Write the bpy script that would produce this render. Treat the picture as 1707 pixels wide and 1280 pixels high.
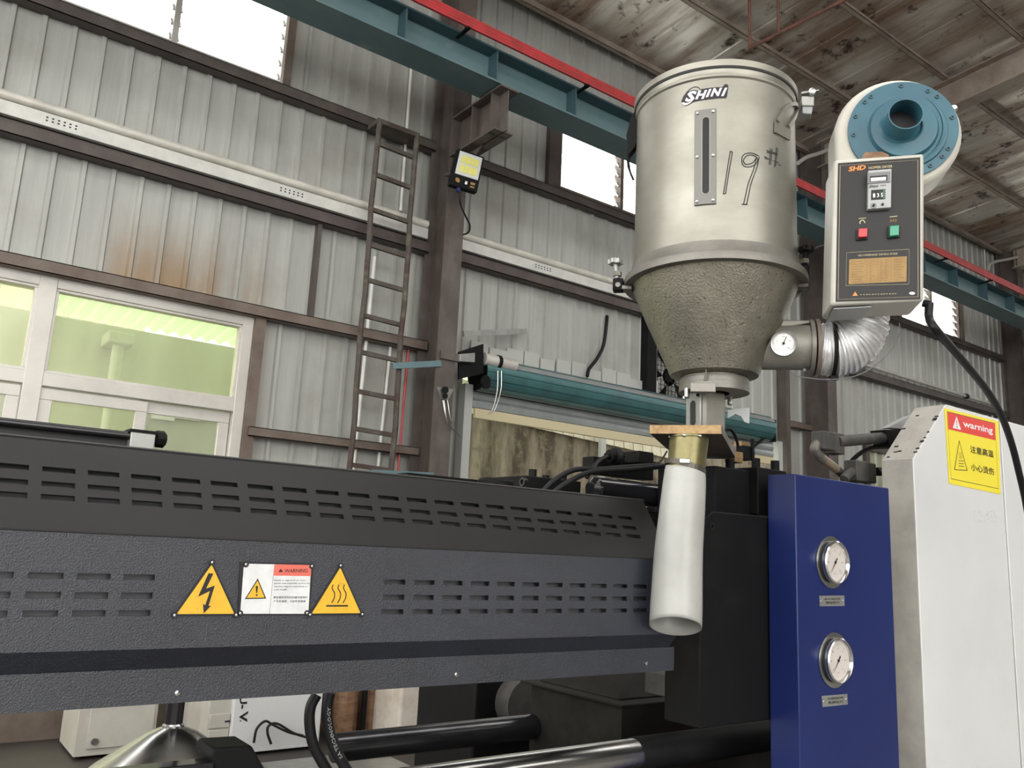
import bpy, bmesh, math, random
from mathutils import Vector as V, Matrix
random.seed(7)
for o in list(bpy.data.objects): bpy.data.objects.remove(o)
SC = bpy.context.scene; COL = SC.collection
R = math.radians
# ------------------------------------------------------------------ camera, sky, exposure
CAMZ = 1.30
YAW, PITCH, ROLL, FPX = R(36.346), R(11.139), R(2.773), 1400.0
CAM = V((0, 0, CAMZ))
_f = V((math.sin(YAW)*math.cos(PITCH), math.cos(YAW)*math.cos(PITCH), math.sin(PITCH)))
_r0 = V((math.cos(YAW), -math.sin(YAW), 0)); _u0 = _r0.cross(_f)
_r = _r0*math.cos(ROLL)+_u0*math.sin(ROLL); _u = _u0*math.cos(ROLL)-_r0*math.sin(ROLL)
cam = bpy.data.objects.new('camera', bpy.data.cameras.new('camera'))
m = Matrix((_r, _u, -_f)).transposed().to_4x4(); m.translation = CAM
cam.matrix_world = m; cam.data.sensor_width = 36; cam.data.lens = FPX/1707*36
cam.data.clip_start = .02; cam.data.clip_end = 300
COL.objects.link(cam); SC.camera = cam
W = bpy.data.worlds.new('overcast_sky'); SC.world = W; W.use_nodes = True
bg = W.node_tree.nodes['Background']
bg.inputs[0].default_value = (1, .99, .965, 1); bg.inputs[1].default_value = 3.2
SC.view_settings.view_transform = 'Standard'; SC.view_settings.look = 'None'
SC.view_settings.gamma = 1; SC.view_settings.use_curve_mapping = False
SC.view_settings.exposure = 0.62

# ------------------------------------------------------------------ helpers
def ray(x, y): return _f+_r*((x-853.5)/FPX)+_u*((640-y)/FPX)
def oY(x, y, Y): d = ray(x, y); return CAM+d*(Y/d.y)             # the point seen at a pixel, on the plane Y
def oX(x, y, X): d = ray(x, y); return CAM+d*(X/d.x)
def oZ(x, y, z): d = ray(x, y); return CAM+d*(z/d.z)               # z above the camera
def Zr(z): return CAMZ+z
ORG = {}
def perp(t):
    a = V((0, 0, 1)) if abs(t.z) < .9 else V((1, 0, 0))
    s = t.cross(a).normalized(); return s, s.cross(t).normalized()
class MB:
    def __init__(s): s.v = []; s.f = []
    def add(s, vs, fs):
        n = len(s.v); s.v += [V(p) for p in vs]; s.f += [tuple(i+n for i in f) for f in fs]; return s
    def obox(s, o, a, b, c):
        o, a, b, c = V(o), V(a), V(b), V(c)
        if a.cross(b).dot(c) < 0: a, b = b, a
        return s.add([o, o+a, o+a+b, o+b, o+c, o+a+c, o+a+b+c, o+b+c],
                     [(0,3,2,1), (4,5,6,7), (0,1,5,4), (1,2,6,5), (2,3,7,6), (3,0,4,7)])
    def box(s, x0, x1, y0, y1, z0, z1): return s.obox((x0, y0, z0), (x1-x0, 0, 0), (0, y1-y0, 0), (0, 0, z1-z0))
    def bar(s, p, q, w, h, up=(0, 0, 1)):
        p, q = V(p), V(q); t = (q-p).normalized(); a = t.cross(V(up)).normalized(); b = a.cross(t)
        return s.obox(p-a*w/2-b*h/2, a*w, b*h, q-p)
    def prism(s, poly, vec):
        poly = [V(p) for p in poly]; vec = V(vec); n = len(poly)
        nn = V((0, 0, 0))
        for i in range(n): nn += (poly[i]-poly[0]).cross(poly[(i+1) % n]-poly[0])
        if nn.dot(vec) < 0: poly = poly[::-1]
        vs = poly+[p+vec for p in poly]
        return s.add(vs, [tuple(range(n-1, -1, -1)), tuple(range(n, 2*n))]+[(i, (i+1) % n, n+(i+1) % n, n+i) for i in range(n)])
    def tube(s, path, r, n=10, cap=True, closed=False):
        path = [V(p) for p in path]; k = len(path)
        rs = r if isinstance(r, (list, tuple)) else [r]*k
        vs = []; fs = []; a = None
        for i, p in enumerate(path):
            if closed: t = path[(i+1) % k]-path[i-1]
            else: t = path[min(i+1, k-1)]-path[max(i-1, 0)]
            t.normalize()
            if a is None: a, b = perp(t)
            else: a = (a-t*a.dot(t)).normalized(); b = t.cross(a)*-1
            b = a.cross(t)
            for j in range(n):
                an = 2*math.pi*j/n; vs.append(p+(a*math.cos(an)+b*math.sin(an))*rs[i])
        for i in range(k if closed else k-1):
            i2 = (i+1) % k
            for j in range(n):
                j2 = (j+1) % n; fs.append((i*n+j, i2*n+j, i2*n+j2, i*n+j2))
        if cap and not closed: fs += [tuple(range(n)), tuple((k-1)*n+j for j in range(n-1, -1, -1))]
        return s.add(vs, fs)
    def lathe(s, prof, o, ax, n=40, cap=(True, True), a0=0, a1=2*math.pi):
        ax = V(ax).normalized(); o = V(o); a, b = perp(ax); full = abs(a1-a0-2*math.pi) < 1e-6
        m_ = n if full else n+1; vs = []; fs = []
        for r, h in prof:
            for j in range(m_):
                an = a0+(a1-a0)*j/n; vs.append(o+ax*h+(a*math.cos(an)+b*math.sin(an))*max(r, 1e-5))
        for i in range(len(prof)-1):
            for j in range(n):
                j2 = (j+1) % m_; fs.append((i*m_+j, i*m_+j2, (i+1)*m_+j2, (i+1)*m_+j))
        if full and cap[0]: fs.append(tuple(range(m_-1, -1, -1)))
        if full and cap[1]: fs.append(tuple((len(prof)-1)*m_+j for j in range(m_)))
        return s.add(vs, fs)
    def cyl(s, p, q, r, n=16): p, q = V(p), V(q); return s.lathe([(r, 0), (r, (q-p).length)], p, q-p, n)
    def sphere(s, c, r, n=12):
        return s.lathe([(r*math.sin(math.pi*i/8), -r*math.cos(math.pi*i/8)) for i in range(9)], c, (0, 0, 1), n, (False, False))
    def build(s, name, mat_, parent=None, bevel=0, sharp=35, kind=None, label=None, org=None):
        me = bpy.data.meshes.new(name)
        if parent is not None: O = ORG[parent]
        elif org is not None: O = V(org)
        else:
            xs = [p.x for p in s.v]; ys = [p.y for p in s.v]
            O = V(((min(xs)+max(xs))/2, (min(ys)+max(ys))/2, min(p.z for p in s.v)))
        me.from_pydata([p-O for p in s.v], [], s.f)
        bm = bmesh.new(); bm.from_mesh(me); bmesh.ops.recalc_face_normals(bm, faces=bm.faces); bm.to_mesh(me); bm.free()
        for p in me.polygons: p.use_smooth = True
        me.set_sharp_from_angle(angle=R(sharp)); me.materials.append(mat_)
        ob = bpy.data.objects.new(name, me); COL.objects.link(ob); ORG[ob] = O
        if parent is not None: ob.parent = parent
        else: ob.location = O
        if bevel:
            b = ob.modifiers.new('bevel', 'BEVEL'); b.width = bevel; b.segments = 2; b.limit_method = 'ANGLE'; b.angle_limit = R(40)
            b.harden_normals = False
        if kind: ob['kind'] = kind
        if label: ob['label'] = label
        return ob
def thing(name, label, cat, loc, group=None):
    ob = bpy.data.objects.new(name, None); COL.objects.link(ob); ob.location = loc; ob.empty_display_size = .05
    ORG[ob] = V(loc); ob['label'] = label; ob['category'] = cat; group = group or GROUPS.get(name)
    if group: ob['group'] = group
    return ob
GROUPS = {'metal_cabinet': 'cabinets along the wall', 'hydraulic_hose': 'black hydraulic hoses', 'tie_bar': 'tie bars under the guard', 'cable_trunking': 'white cable trunking runs', 'wall_conduit': 'white conduits behind the ladder',
          'timber_block': 'timber blocks by the wall', 'floor_cable': 'thin black cables by the white panel', 'sensor_wire': 'thin wires of the hopper dryer', 'conduit_pipe': 'pale conduit pipes', 'tie_bar_flat': 'teal flat bars'}
def tag(ob, label, cat, group=None):
    group = group or GROUPS.get(ob.name.split('.')[0])
    ob['label'] = label; ob['category'] = cat
    if group: ob['group'] = group
    return ob
def struct(name, loc=(0, 0, 0)):
    ob = bpy.data.objects.new(name, None); COL.objects.link(ob); ob.location = loc; ORG[ob] = V(loc); ob['kind'] = 'structure'; return ob
def curve(pts, n=6):
    pts = [V(p) for p in pts]; out = []
    P_ = [pts[0]*2-pts[1]]+pts+[pts[-1]*2-pts[-2]]
    for i in range(1, len(P_)-2):
        a, b, c, d = P_[i-1], P_[i], P_[i+1], P_[i+2]
        for k in range(n):
            t = k/n; out.append(.5*((2*b)+(c-a)*t+(2*a-5*b+4*c-d)*t*t+(3*b-a-3*c+d)*t*t*t))
    out.append(pts[-1]); return out
_txt = {}
def text2d(body, size=1, bold=0, shear=0, space=1, res=2):
    c = bpy.data.curves.new('t', 'FONT'); c.body = body; c.size = size; c.offset = bold*size; c.shear = shear
    c.align_x = 'CENTER'; c.align_y = 'CENTER'; c.space_character = space; c.resolution_u = res
    ob = bpy.data.objects.new('t', c); COL.objects.link(ob)
    dg = bpy.context.evaluated_depsgraph_get(); dg.update(); me = bpy.data.meshes.new_from_object(ob.evaluated_get(dg))
    vs = [(v.co.x, v.co.y) for v in me.vertices]; fs = [tuple(p.vertices) for p in me.polygons]
    bpy.data.objects.remove(ob); bpy.data.curves.remove(c); bpy.data.meshes.remove(me)
    return vs, fs
def fit2d(t, w, h=None):
    vs, fs = t
    if not vs: return t
    x0 = min(v[0] for v in vs); x1 = max(v[0] for v in vs); y0 = min(v[1] for v in vs); y1 = max(v[1] for v in vs)
    sx = w/(x1-x0); sy = h/(y1-y0) if h else sx
    return [((v[0]-(x0+x1)/2)*sx, (v[1]-(y0+y1)/2)*sy) for v in vs], fs
def flat(mb, t, o, ux, uy):                     # lay 2D shapes on a plane
    o, ux, uy = V(o), V(ux), V(uy); return mb.add([o+ux*x+uy*y for x, y in t[0]], t[1])
def poly2(mb, pts, o, ux, uy): return flat(mb, (pts, [tuple(range(len(pts)))]), o, ux, uy)

# ------------------------------------------------------------------ materials
def mat(name, col, rough=.5, metal=0, col2=None, scale=4, lo=.4, hi=.6, stretch=(1, 1, 1), bump=0, bscale=200, bstretch=(1, 1, 1),
        rough2=None, spec=.5, col3=None, scale3=20, lo3=.6, hi3=.7, detail=6, coat=0):
    M_ = bpy.data.materials.new(name); M_.use_nodes = True; N = M_.node_tree.nodes; L = M_.node_tree.links
    b = N['Principled BSDF']; b.inputs['Base Color'].default_value = (*col, 1)
    b.inputs['Roughness'].default_value = rough; b.inputs['Metallic'].default_value = metal
    b.inputs['Specular IOR Level'].default_value = spec; b.inputs['Coat Weight'].default_value = coat
    g = N.new('ShaderNodeNewGeometry')
    def noise(sc, st, det=6):
        mp = N.new('ShaderNodeMapping'); mp.inputs['Scale'].default_value = st; L.new(g.outputs['Position'], mp.inputs[0])
        nz = N.new('ShaderNodeTexNoise'); nz.inputs['Scale'].default_value = sc; nz.inputs['Detail'].default_value = det
        nz.inputs['Roughness'].default_value = .65; L.new(mp.outputs[0], nz.inputs['Vector']); return nz.outputs['Fac']
    def ramp(fac, a, z):
        mr = N.new('ShaderNodeMapRange'); mr.inputs[1].default_value = a; mr.inputs[2].default_value = z; L.new(fac, mr.inputs[0]); return mr.outputs[0]
    cur = None
    if col2:
        fac = ramp(noise(scale, stretch, detail), lo, hi)
        mx = N.new('ShaderNodeMix'); mx.data_type = 'RGBA'; L.new(fac, mx.inputs[0]); mx.inputs[6].default_value = (*col, 1); mx.inputs[7].default_value = (*col2, 1)
        cur = mx.outputs[2]
        if rough2 is not None:
            mr = N.new('ShaderNodeMapRange'); mr.inputs[3].default_value = rough; mr.inputs[4].default_value = rough2
            L.new(fac, mr.inputs[0]); L.new(mr.outputs[0], b.inputs['Roughness'])
    if col3:
        fac = ramp(noise(scale3, (1, 1, 1)), lo3, hi3)
        mx = N.new('ShaderNodeMix'); mx.data_type = 'RGBA'; L.new(fac, mx.inputs[0]); mx.inputs[7].default_value = (*col3, 1)
        if cur: L.new(cur, mx.inputs[6])
        else: mx.inputs[6].default_value = (*col, 1)
        cur = mx.outputs[2]
    if cur: L.new(cur, b.inputs['Base Color'])
    if bump:
        bp = N.new('ShaderNodeBump'); bp.inputs['Strength'].default_value = bump; bp.inputs['Distance'].default_value = .002
        L.new(noise(bscale, bstretch, 3), bp.inputs['Height']); L.new(bp.outputs[0], b.inputs['Normal'])
    return M_
m_sheet = mat('grey_cladding', (.43, .435, .405), .42, .15, (.33, .335, .315), 1.6, .35, .7, (6, 6, .35), .25, 60, (1, 1, .04), col3=(.30, .29, .25), scale3=1.1, lo3=.5, hi3=.75)
m_roof = mat('stained_roof_sheet', (.68, .645, .585), .32, .55, (.30, .21, .15), 1.1, .42, .64, (2.2, .45, 1), 1.0, 14, (1, .6, 1), rough2=.55, col3=(.07, .045, .035), scale3=4, lo3=.57, hi3=.66)
m_steel = mat('brown_primer_steel', (.085, .068, .06), .6, .1, (.13, .11, .10), 6, .45, .7, (1, 1, .6), .3, 120)
def stain(M_, col, x0, x1, z0, z1):      # a rust run that has its own place on the wall
    N = M_.node_tree.nodes; L = M_.node_tree.links; b = N['Principled BSDF']; src = b.inputs['Base Color'].links[0].from_socket
    g = N.new('ShaderNodeNewGeometry'); sx = N.new('ShaderNodeSeparateXYZ'); L.new(g.outputs['Position'], sx.inputs[0])
    mp = N.new('ShaderNodeMapping'); mp.inputs['Scale'].default_value = (7, 7, .5); L.new(g.outputs['Position'], mp.inputs[0])
    nz = N.new('ShaderNodeTexNoise'); nz.inputs['Scale'].default_value = 1; nz.inputs['Detail'].default_value = 5; L.new(mp.outputs[0], nz.inputs['Vector'])
    def rng(s, a, z): r = N.new('ShaderNodeMapRange'); r.interpolation_type = 'SMOOTHSTEP'; r.inputs[1].default_value = a; r.inputs[2].default_value = z; L.new(s, r.inputs[0]); return r.outputs[0]
    def mul(a, c): n = N.new('ShaderNodeMath'); n.operation = 'MULTIPLY'; L.new(a, n.inputs[0]); L.new(c, n.inputs[1]); return n.outputs[0]
    f = mul(mul(rng(sx.outputs[0], x0, x0+.5), rng(sx.outputs[0], x1, x1-.4)), mul(rng(sx.outputs[2], z1, z0), rng(nz.outputs['Fac'], .28, .62)))
    mx = N.new('ShaderNodeMix'); mx.data_type = 'RGBA'; L.new(f, mx.inputs[0]); L.new(src, mx.inputs[6]); mx.inputs[7].default_value = (*col, 1); L.new(mx.outputs[2], b.inputs['Base Color'])
stain(m_sheet, (.27, .175, .09), .75, 2.3, 2.98, 3.65)
m_purlin = mat('grey_brown_purlin', (.34, .29, .245), .55, .2, (.22, .17, .14), 3, .4, .65)
m_girt = mat('dark_girt', (.075, .06, .055), .55, .2, (.11, .09, .08), 5, .45, .7)
m_brown = mat('brown_trim', (.17, .135, .11), .55, .1, (.1, .07, .055), 4, .4, .7)
m_teal = mat('teal_paint', (.11, .175, .185), .5, 0, (.075, .14, .155), 2.5, .35, .7, col3=(.2, .27, .26), scale3=6, lo3=.62, hi3=.8)
m_tealdark = mat('dark_teal_edge', (.04, .085, .10), .5)
m_red = mat('red_plastic', (.48, .035, .04), .4, 0, (.32, .03, .03), 8)
m_alu = mat('white_aluminium', (.58, .555, .51), .4, .2, (.47, .45, .415), 3, .4, .7, col3=(.33, .30, .26), scale3=14, lo3=.66, hi3=.8)
m_trunk = mat('white_trunking', (.62, .62, .58), .4, .2, (.50, .50, .47), 9, .35, .7)
m_wpipe = mat('white_pipe', (.64, .62, .55), .4, .1, (.52, .50, .44), 4)
m_sightframe = mat('sight_frame', (.17, .17, .155), .45, .3)
m_galv = mat('galvanised', (.36, .36, .34), .38, .5, (.27, .27, .255), 9, .35, .7)
m_white = mat('white_plastic', (.72, .72, .68), .45)
m_black = mat('black_textured_paint', (.010, .012, .020), .32, 0, (.018, .021, .034), 5, .35, .7, (1, 1, 1), 1.0, 330, spec=.9, col3=(.12, .125, .15), scale3=420, lo3=.58, hi3=.72)  # col3 specks paint the coat's sparkle into the colour
m_slope = mat('charcoal_satin_paint', (.016, .016, .0165), .5, 0, (.0135, .0135, .014), 3, spec=.4)
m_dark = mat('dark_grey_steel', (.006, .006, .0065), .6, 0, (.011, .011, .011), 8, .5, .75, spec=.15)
m_blackgloss = mat('gloss_black', (.012, .012, .014), .18)
m_rubber = mat('black_rubber', (.008, .008, .009), .5, spec=.3)
m_edgeglint = mat('painted_edge_glint', (.12, .12, .12), .3, .5)  # pale tone paints in the highlight along the cover's top edge
m_backing = mat('inner_plate', (.12, .12, .13), .5)
m_chrome = mat('chrome', (.62, .62, .60), .16, 1, (.5, .49, .47), 3, .4, .7, (.3, 3, 3), rough2=.3)
m_bolt = mat('bolt_steel', (.5, .5, .48), .3, 1)
m_cast = mat('cast_aluminium', (.30, .29, .255), .48, .55, (.23, .22, .19), 5, .4, .65, bump=.25, bscale=150, rough2=.55)
m_barrel = mat('brushed_stainless', (.30, .29, .25), .36, .75, (.23, .22, .185), 4.2, .35, .7, (1, 1, 2), .06, 300, (1, 1, .1), rough2=.48)
m_cone = mat('pitted_cast_cone', (.27, .255, .205), .38, .75, (.18, .17, .135), 7, .4, .65, bump=.9, bscale=170, col3=(.09, .083, .066), scale3=95, lo3=.60, hi3=.66)
m_ring = mat('dull_ring', (.21, .20, .175), .45, .6, (.19, .18, .165), 30, .45, .6, bump=.4, bscale=300)
m_bluepaint = mat('deep_blue_paint', (.010, .019, .10), .34, 0, (.012, .023, .115), 2, spec=.35)
m_whitepaint = mat('white_paint', (.68, .685, .68), .35, 0, (.65, .655, .65), 3, col3=(.45, .43, .4), scale3=70, lo3=.76, hi3=.8)
m_shadedpaint = mat('dusty_shaded_white', (.42, .40, .36), .6, 0, (.34, .32, .29), 14, .42, .68)  # dusty white of the guard's sides, with their shade mixed into the grey
m_blowblue = mat('blower_blue', (.035, .125, .165), .38, 0, (.03, .10, .14), 6)
m_cream = mat('cream_paint', (.56, .54, .48), .4, .1, (.50, .48, .42), 5)
m_panel = mat('control_film', (.018, .017, .016), .45, spec=.35)
m_orange = mat('orange_print', (.75, .24, .05), .5)
m_gold = mat('gold_print', (.34, .21, .065), .5, 0, (.29, .17, .05), 30)
m_goldink = mat('gold_ink', (.5, .42, .25), .5)
m_brownink = mat('brown_ink', (.17, .09, .03), .6)
m_greyplate = mat('grey_plastic', (.36, .37, .37), .45)
m_btnred = mat('red_button', (.45, .02, .03), .25, spec=.6)
m_btngreen = mat('green_button', (.03, .27, .16), .25, spec=.6)
m_ink = mat('black_ink', (.012, .012, .014), .6)
m_yellow = mat('yellow_sign', (.78, .46, .03), .45, 0, (.70, .40, .03), 40, .45, .7, col3=(.30, .19, .04), scale3=120, lo3=.66, hi3=.74)
m_lemon = mat('lemon_sticker', (.86, .73, .05), .4)
m_stickred = mat('sticker_red', (.72, .06, .05), .45)
m_signred = mat('sign_red', (.72, .15, .11), .5)
m_signwhite = mat('sign_white', (.74, .75, .75), .45, 0, (.66, .67, .67), 30, col3=(.28, .27, .25), scale3=150, lo3=.68, hi3=.75)
m_paper = mat('white_print', (.80, .80, .78), .5)
m_foil = mat('aluminium_foil_duct', (.85, .85, .85), .38, .7, (.7, .7, .7), 40, .4, .6, bump=.3, bscale=120)
m_hose = mat('milky_plastic_hose', (.42, .42, .395), .32, 0, (.36, .36, .34), 6, spec=.5)
m_zinc = mat('yellow_zinc', (.20, .175, .08), .32, .7, (.14, .125, .06), 16, .4, .65, bump=.1, bscale=100)
m_brassedge = mat('brass_plate_edge', (.36, .24, .11), .45, .4, (.24, .15, .07), 60, .42, .62)
m_platebot = mat('plate_steel', (.16, .125, .10), .5, .4, (.11, .09, .08), 10)
m_wood = mat('weathered_wood', (.30, .18, .10), .7, 0, (.17, .09, .05), 6, .35, .65, (1, 5, 5))
m_conc = mat('stained_concrete', (.36, .31, .235), .85, 0, (.085, .065, .045), 1.5, .38, .60, (2.2, 2.2, .5), .4, 40, col3=(.22, .19, .13), scale3=9, lo3=.5, hi3=.68)
m_plaster = mat('pale_plaster', (.50, .50, .42), .8, 0, (.40, .40, .32), 1.2, .35, .65, (2, 2, .5))
m_floor = mat('concrete_floor', (.24, .23, .21), .6, 0, (.19, .18, .165), 2)
m_floord = mat('dark_floor', (.055, .045, .04), .6, 0, (.04, .033, .03), 2)  # darker floor tone from the machine to the back wall
m_ground = mat('yard_concrete', (.42, .41, .37), .8, 0, (.35, .34, .3), 1)
m_brick = mat('rough_white_block', (.62, .57, .50), .8, 0, (.48, .40, .32), 8, .45, .7, bump=.3, bscale=60)
m_tilecap = mat('pale_fibre_sheet', (.62, .58, .45), .7, 0, (.42, .37, .25), 3, .45, .7)
m_flash = mat('pale_flashing', (.45, .46, .43), .45, .1, (.43, .44, .42), 3)
m_door = mat('shutter_grey', (.36, .38, .38), .35, .3, (.30, .32, .32), 4)
m_doorteal = mat('shutter_teal', (.055, .16, .165), .3, .2, (.05, .12, .125), 4)
m_rod = mat('aluminium_slat', (.60, .53, .34), .4, .2)
m_lampglass = mat('lamp_lens', (.62, .64, .62), .15)
m_led = mat('led_yellow', (.72, .68, .18), .4)
m_dial = mat('dial_face', (.66, .61, .57), .4)
m_bluecrate = mat('pale_blue_panel', (.50, .58, .70), .5)
def glassmat(name, tint, frost=.0, gl=.08):
    M_ = bpy.data.materials.new(name); M_.use_nodes = True; N = M_.node_tree.nodes; L = M_.node_tree.links
    N.remove(N['Principled BSDF']); out = N['Material Output']
    t = N.new('ShaderNodeBsdfTransparent'); t.inputs[0].default_value = (*tint, 1)
    g = N.new('ShaderNodeBsdfGlossy'); g.inputs['Roughness'].default_value = .03
    tr = N.new('ShaderNodeBsdfTranslucent'); tr.inputs[0].default_value = (*tint, 1)
    a = N.new('ShaderNodeMixShader'); a.inputs[0].default_value = frost; L.new(t.outputs[0], a.inputs[1]); L.new(tr.outputs[0], a.inputs[2])
    b = N.new('ShaderNodeMixShader'); b.inputs[0].default_value = gl; L.new(a.outputs[0], b.inputs[1]); L.new(g.outputs[0], b.inputs[2])
    L.new(b.outputs[0], out.inputs[0]); return M_
def canopymat(name, col):
    M_ = bpy.data.materials.new(name); M_.use_nodes = True; N = M_.node_tree.nodes; L = M_.node_tree.links
    N.remove(N['Principled BSDF']); t = N.new('ShaderNodeBsdfTranslucent'); d = N.new('ShaderNodeBsdfDiffuse'); t.inputs[0].default_value = (*col, 1); d.inputs[0].default_value = (*col, 1)
    a = N.new('ShaderNodeMixShader'); a.inputs[0].default_value = .45; L.new(t.outputs[0], a.inputs[1]); L.new(d.outputs[0], a.inputs[2]); L.new(a.outputs[0], N['Material Output'].inputs[0]); return M_
m_canopy = canopymat('green_fibreglass', (.46, .56, .38))
m_green = glassmat('green_tinted_glass', (.895, .92, .79), .10, .005)
m_clear = glassmat('clear_glass', (.93, .94, .90), .05, .005)
m_frost = glassmat('frosted_louvre', (.97, .98, .98), .25, .04)
m_gauge = glassmat('gauge_glass', (1, 1, 1), .0, .06)
# ------------------------------------------------------------------ the hall
YW, YC = 6.2, 5.8
def roofz(y): return Zr(5.46+.085*(6.04-y))
fl = struct('floor'); MB().box(-9, 24, -12, 1.3, -.2, 0).build('slab', m_floor, fl); MB().box(-9, 24, 1.3, 6.5, -.2, 0).build('slab', m_floord, fl)  # unseen front slab kept paler to bounce light onto the chrome bar
gr = MB().box(-30, 60, 6.5, 50, -.25, -.03).build('ground', m_ground); gr['kind'] = 'structure'
OPEN = [(-3, 2.07, .2, Zr(1.665)), (-3, 2.09, Zr(3.56), Zr(5.05)), (4.98, 7.4, Zr(3.575), Zr(4.75)), (10.7, 13.27, Zr(3.55), Zr(4.75)),
        (4.03, 8.55, 0, Zr(1.50)), (6.40, 7.13, Zr(1.62), Zr(2.28))]
P_ = .188; X0 = .062-P_*28
wall = struct('wall_back', (0, YW, 0))
sheets_n = 30
prof = [(0, 0), (.139, 0), (.149, -.024), (.174, -.024), (.184, 0), (.188, 0)]
for s in range(sheets_n):
    mb = MB()
    for k in range(4):
        xa = X0+(s*4+k)*P_
        for (p, q) in zip(prof, prof[1:]):
            a, b = xa+p[0], xa+q[0]; mid = (a+b)/2
            iv = [(0.0, roofz(YW)+.02)]
            for (x0, x1, z0, z1) in OPEN:
                if x0 < mid < x1:
                    nv = []
                    for (u, v) in iv:
                        if z1 <= u or z0 >= v: nv.append((u, v)); continue
                        if u < z0: nv.append((u, z0))
                        if z1 < v: nv.append((z1, v))
                    iv = nv
            for (u, v) in iv:
                mb.add([(a, YW+p[1], u), (b, YW+q[1], u), (b, YW+q[1], v), (a, YW+p[1], v)], [(0, 1, 2, 3)])
    if mb.v: mb.build('cladding_sheet', m_sheet, wall)
# girts, posts and flashings carried by the wall
def girt(x0, x1, z, h=.075, d=.1, m_=m_girt):
    mb = MB(); y = YW-.03
    mb.box(x0, x1, y-d, y, z-h, z-h+.006); mb.box(x0, x1, y-d, y-d+.006, z-h, z); mb.box(x0, x1, y-d, y, z-.006, z)
    mb.build('girt', m_, wall)
for (x0, x1) in ((-4, 3.5), (3.7, 9.1), (9.2, 14.65)):
    girt(x0, x1, Zr(3.545), .09); girt(x0, x1, Zr(2.60), .10)
girt(-4, 3.55, Zr(1.715), .085, .1, m_brown); girt(2.1, 3.55, Zr(.80), .07, .08, m_brown); girt(8.6, 9.15, Zr(1.70), .08, .08, m_brown)
MB().box(2.07, 2.15, YW-.09, YW, 0, Zr(1.64)).build('jamb_post', m_brown, wall)
MB().box(2.49, 2.525, YW-.09, YW-.02, Zr(1.70), Zr(2.5)).build('jamb_post', m_girt, wall)
MB().box(2.085, 2.15, YW-.06, YW, Zr(3.55), roofz(YW)).build('jamb_post', m_brown, wall)
MB().box(4.84, 4.99, YW-.07, YW-.01, Zr(3.5), Zr(4.35)).build('jamb_post', m_girt, wall)
MB().box(13.27, 13.38, YW-.07, YW, Zr(3.5), Zr(4.5)).build('jamb_post', m_brown, wall)
MB().box(8.58, 8.66, YW-.14, YW-.02, 0, Zr(2.55)).build('jamb_post', m_steel, wall)
MB().box(6.22, 6.36, YW-.12, YW-.02, Zr(1.3), Zr(2.5)).build('jamb_post', m_dark, wall)
# overlapping flashing pieces above the shutter, and the base strip
x = 4.05
for i in range(12):
    w = .18+.03*random.random(); dz = .02*random.random()
    MB().box(x, x+w-.004, YW-.05-.008*(i % 2), YW-.035, Zr(1.50), Zr(1.83)+dz-.03*(i % 3 == 1)).build('flashing_piece', m_flash, wall); x += .2
MB().box(-6, 2.2, YW-.03, YW+.1, 0, .34).build('plinth_board', m_conc, wall)
for ob in wall.children:
    if ob.name.startswith('plinth'): ob.data.materials[0] = m_brown
# unseen side and front walls, placed and gapped to shape light and reflections
m_hall = mat('unseen_hall_wall', (.20, .19, .175), .7)
wr = struct('wall_right', (22, 0, 0)); MB().box(22, 22.1, -12, 6.3, 0, 6.8).build('wall_panel', m_hall, wr)
wf = struct('wall_front', (0, -12, 0)); MB().box(-9, -5, -12.1, -12, 0, 4.3).build('wall_panel', m_hall, wf); MB().box(2.8, 22, -12.1, -12, 0, 4.3).build('wall_panel', m_hall, wf); MB().box(6, 22, -12.1, -12, 4.3, 8.3).build('wall_panel', m_hall, wf)
wl = struct('wall_left', (-9, 0, 0)); MB().box(-9.1, -9, -12, 6.3, 0, 2.6).build('wall_panel', m_hall, wl)

# roof: sheets, purlins and rafters
ce = struct('ceiling', (0, 6.3, roofz(6.3)))
y1, y0 = 6.35, -12.0
x = -7.0; i = 0
while x < 22.5:
    w = .76
    for (ya, yb) in ((y1, 1.9), (.3, -4.4), (-6.0, y0)):
        mb = MB(); sec = [(0, .008), (.03, .008), (.045, .0), (.20, .004), (.38, -.003), (.56, .004), (w-.012, 0), (w, .007)]
        for p, q in zip(sec, sec[1:]):
            mb.add([(x+p[0], ya, roofz(ya)+p[1]), (x+q[0], ya, roofz(ya)+q[1]), (x+q[0], yb, roofz(yb)+q[1]), (x+p[0], yb, roofz(yb)+p[1])], [(0, 1, 2, 3)])
        mb.build('roof_sheet', m_roof, ce)
    x += w; i += 1
for y in (6.09, 5.11, 4.21, 3.38, 2.50, 1.62, .74, -.14, -1.02, -1.9, -4.5, -5.6, -6.7, -9.6, -10.8):
    z = roofz(y); mb = MB(); h = .11 if y < 6 else .12
    mb.box(-7, 22, y-.005, y+.001, z-h, z-.004); mb.box(-7, 22, y-.055, y, z-h, z-h+.005); mb.box(-7, 22, y-.055, y-.05, z-h, z-h+.02)
    mb.build('purlin', m_purlin, ce)
for xc in (-2.0, 3.57, 9.12, 14.67, 20.2):
    mb = MB()
    for (a, b, top, bot) in ((-.006, .006, -.12, -.46), (-.1, .1, -.115, -.13), (-.1, .1, -.45, -.465)):
        mb.obox((xc+a, 5.85, roofz(5.85)+bot), (b-a, 0, 0), (0, -17.5, .085*17.5), (0, 0, top-bot))
    mb.build('rafter', m_purlin, ce)
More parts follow.
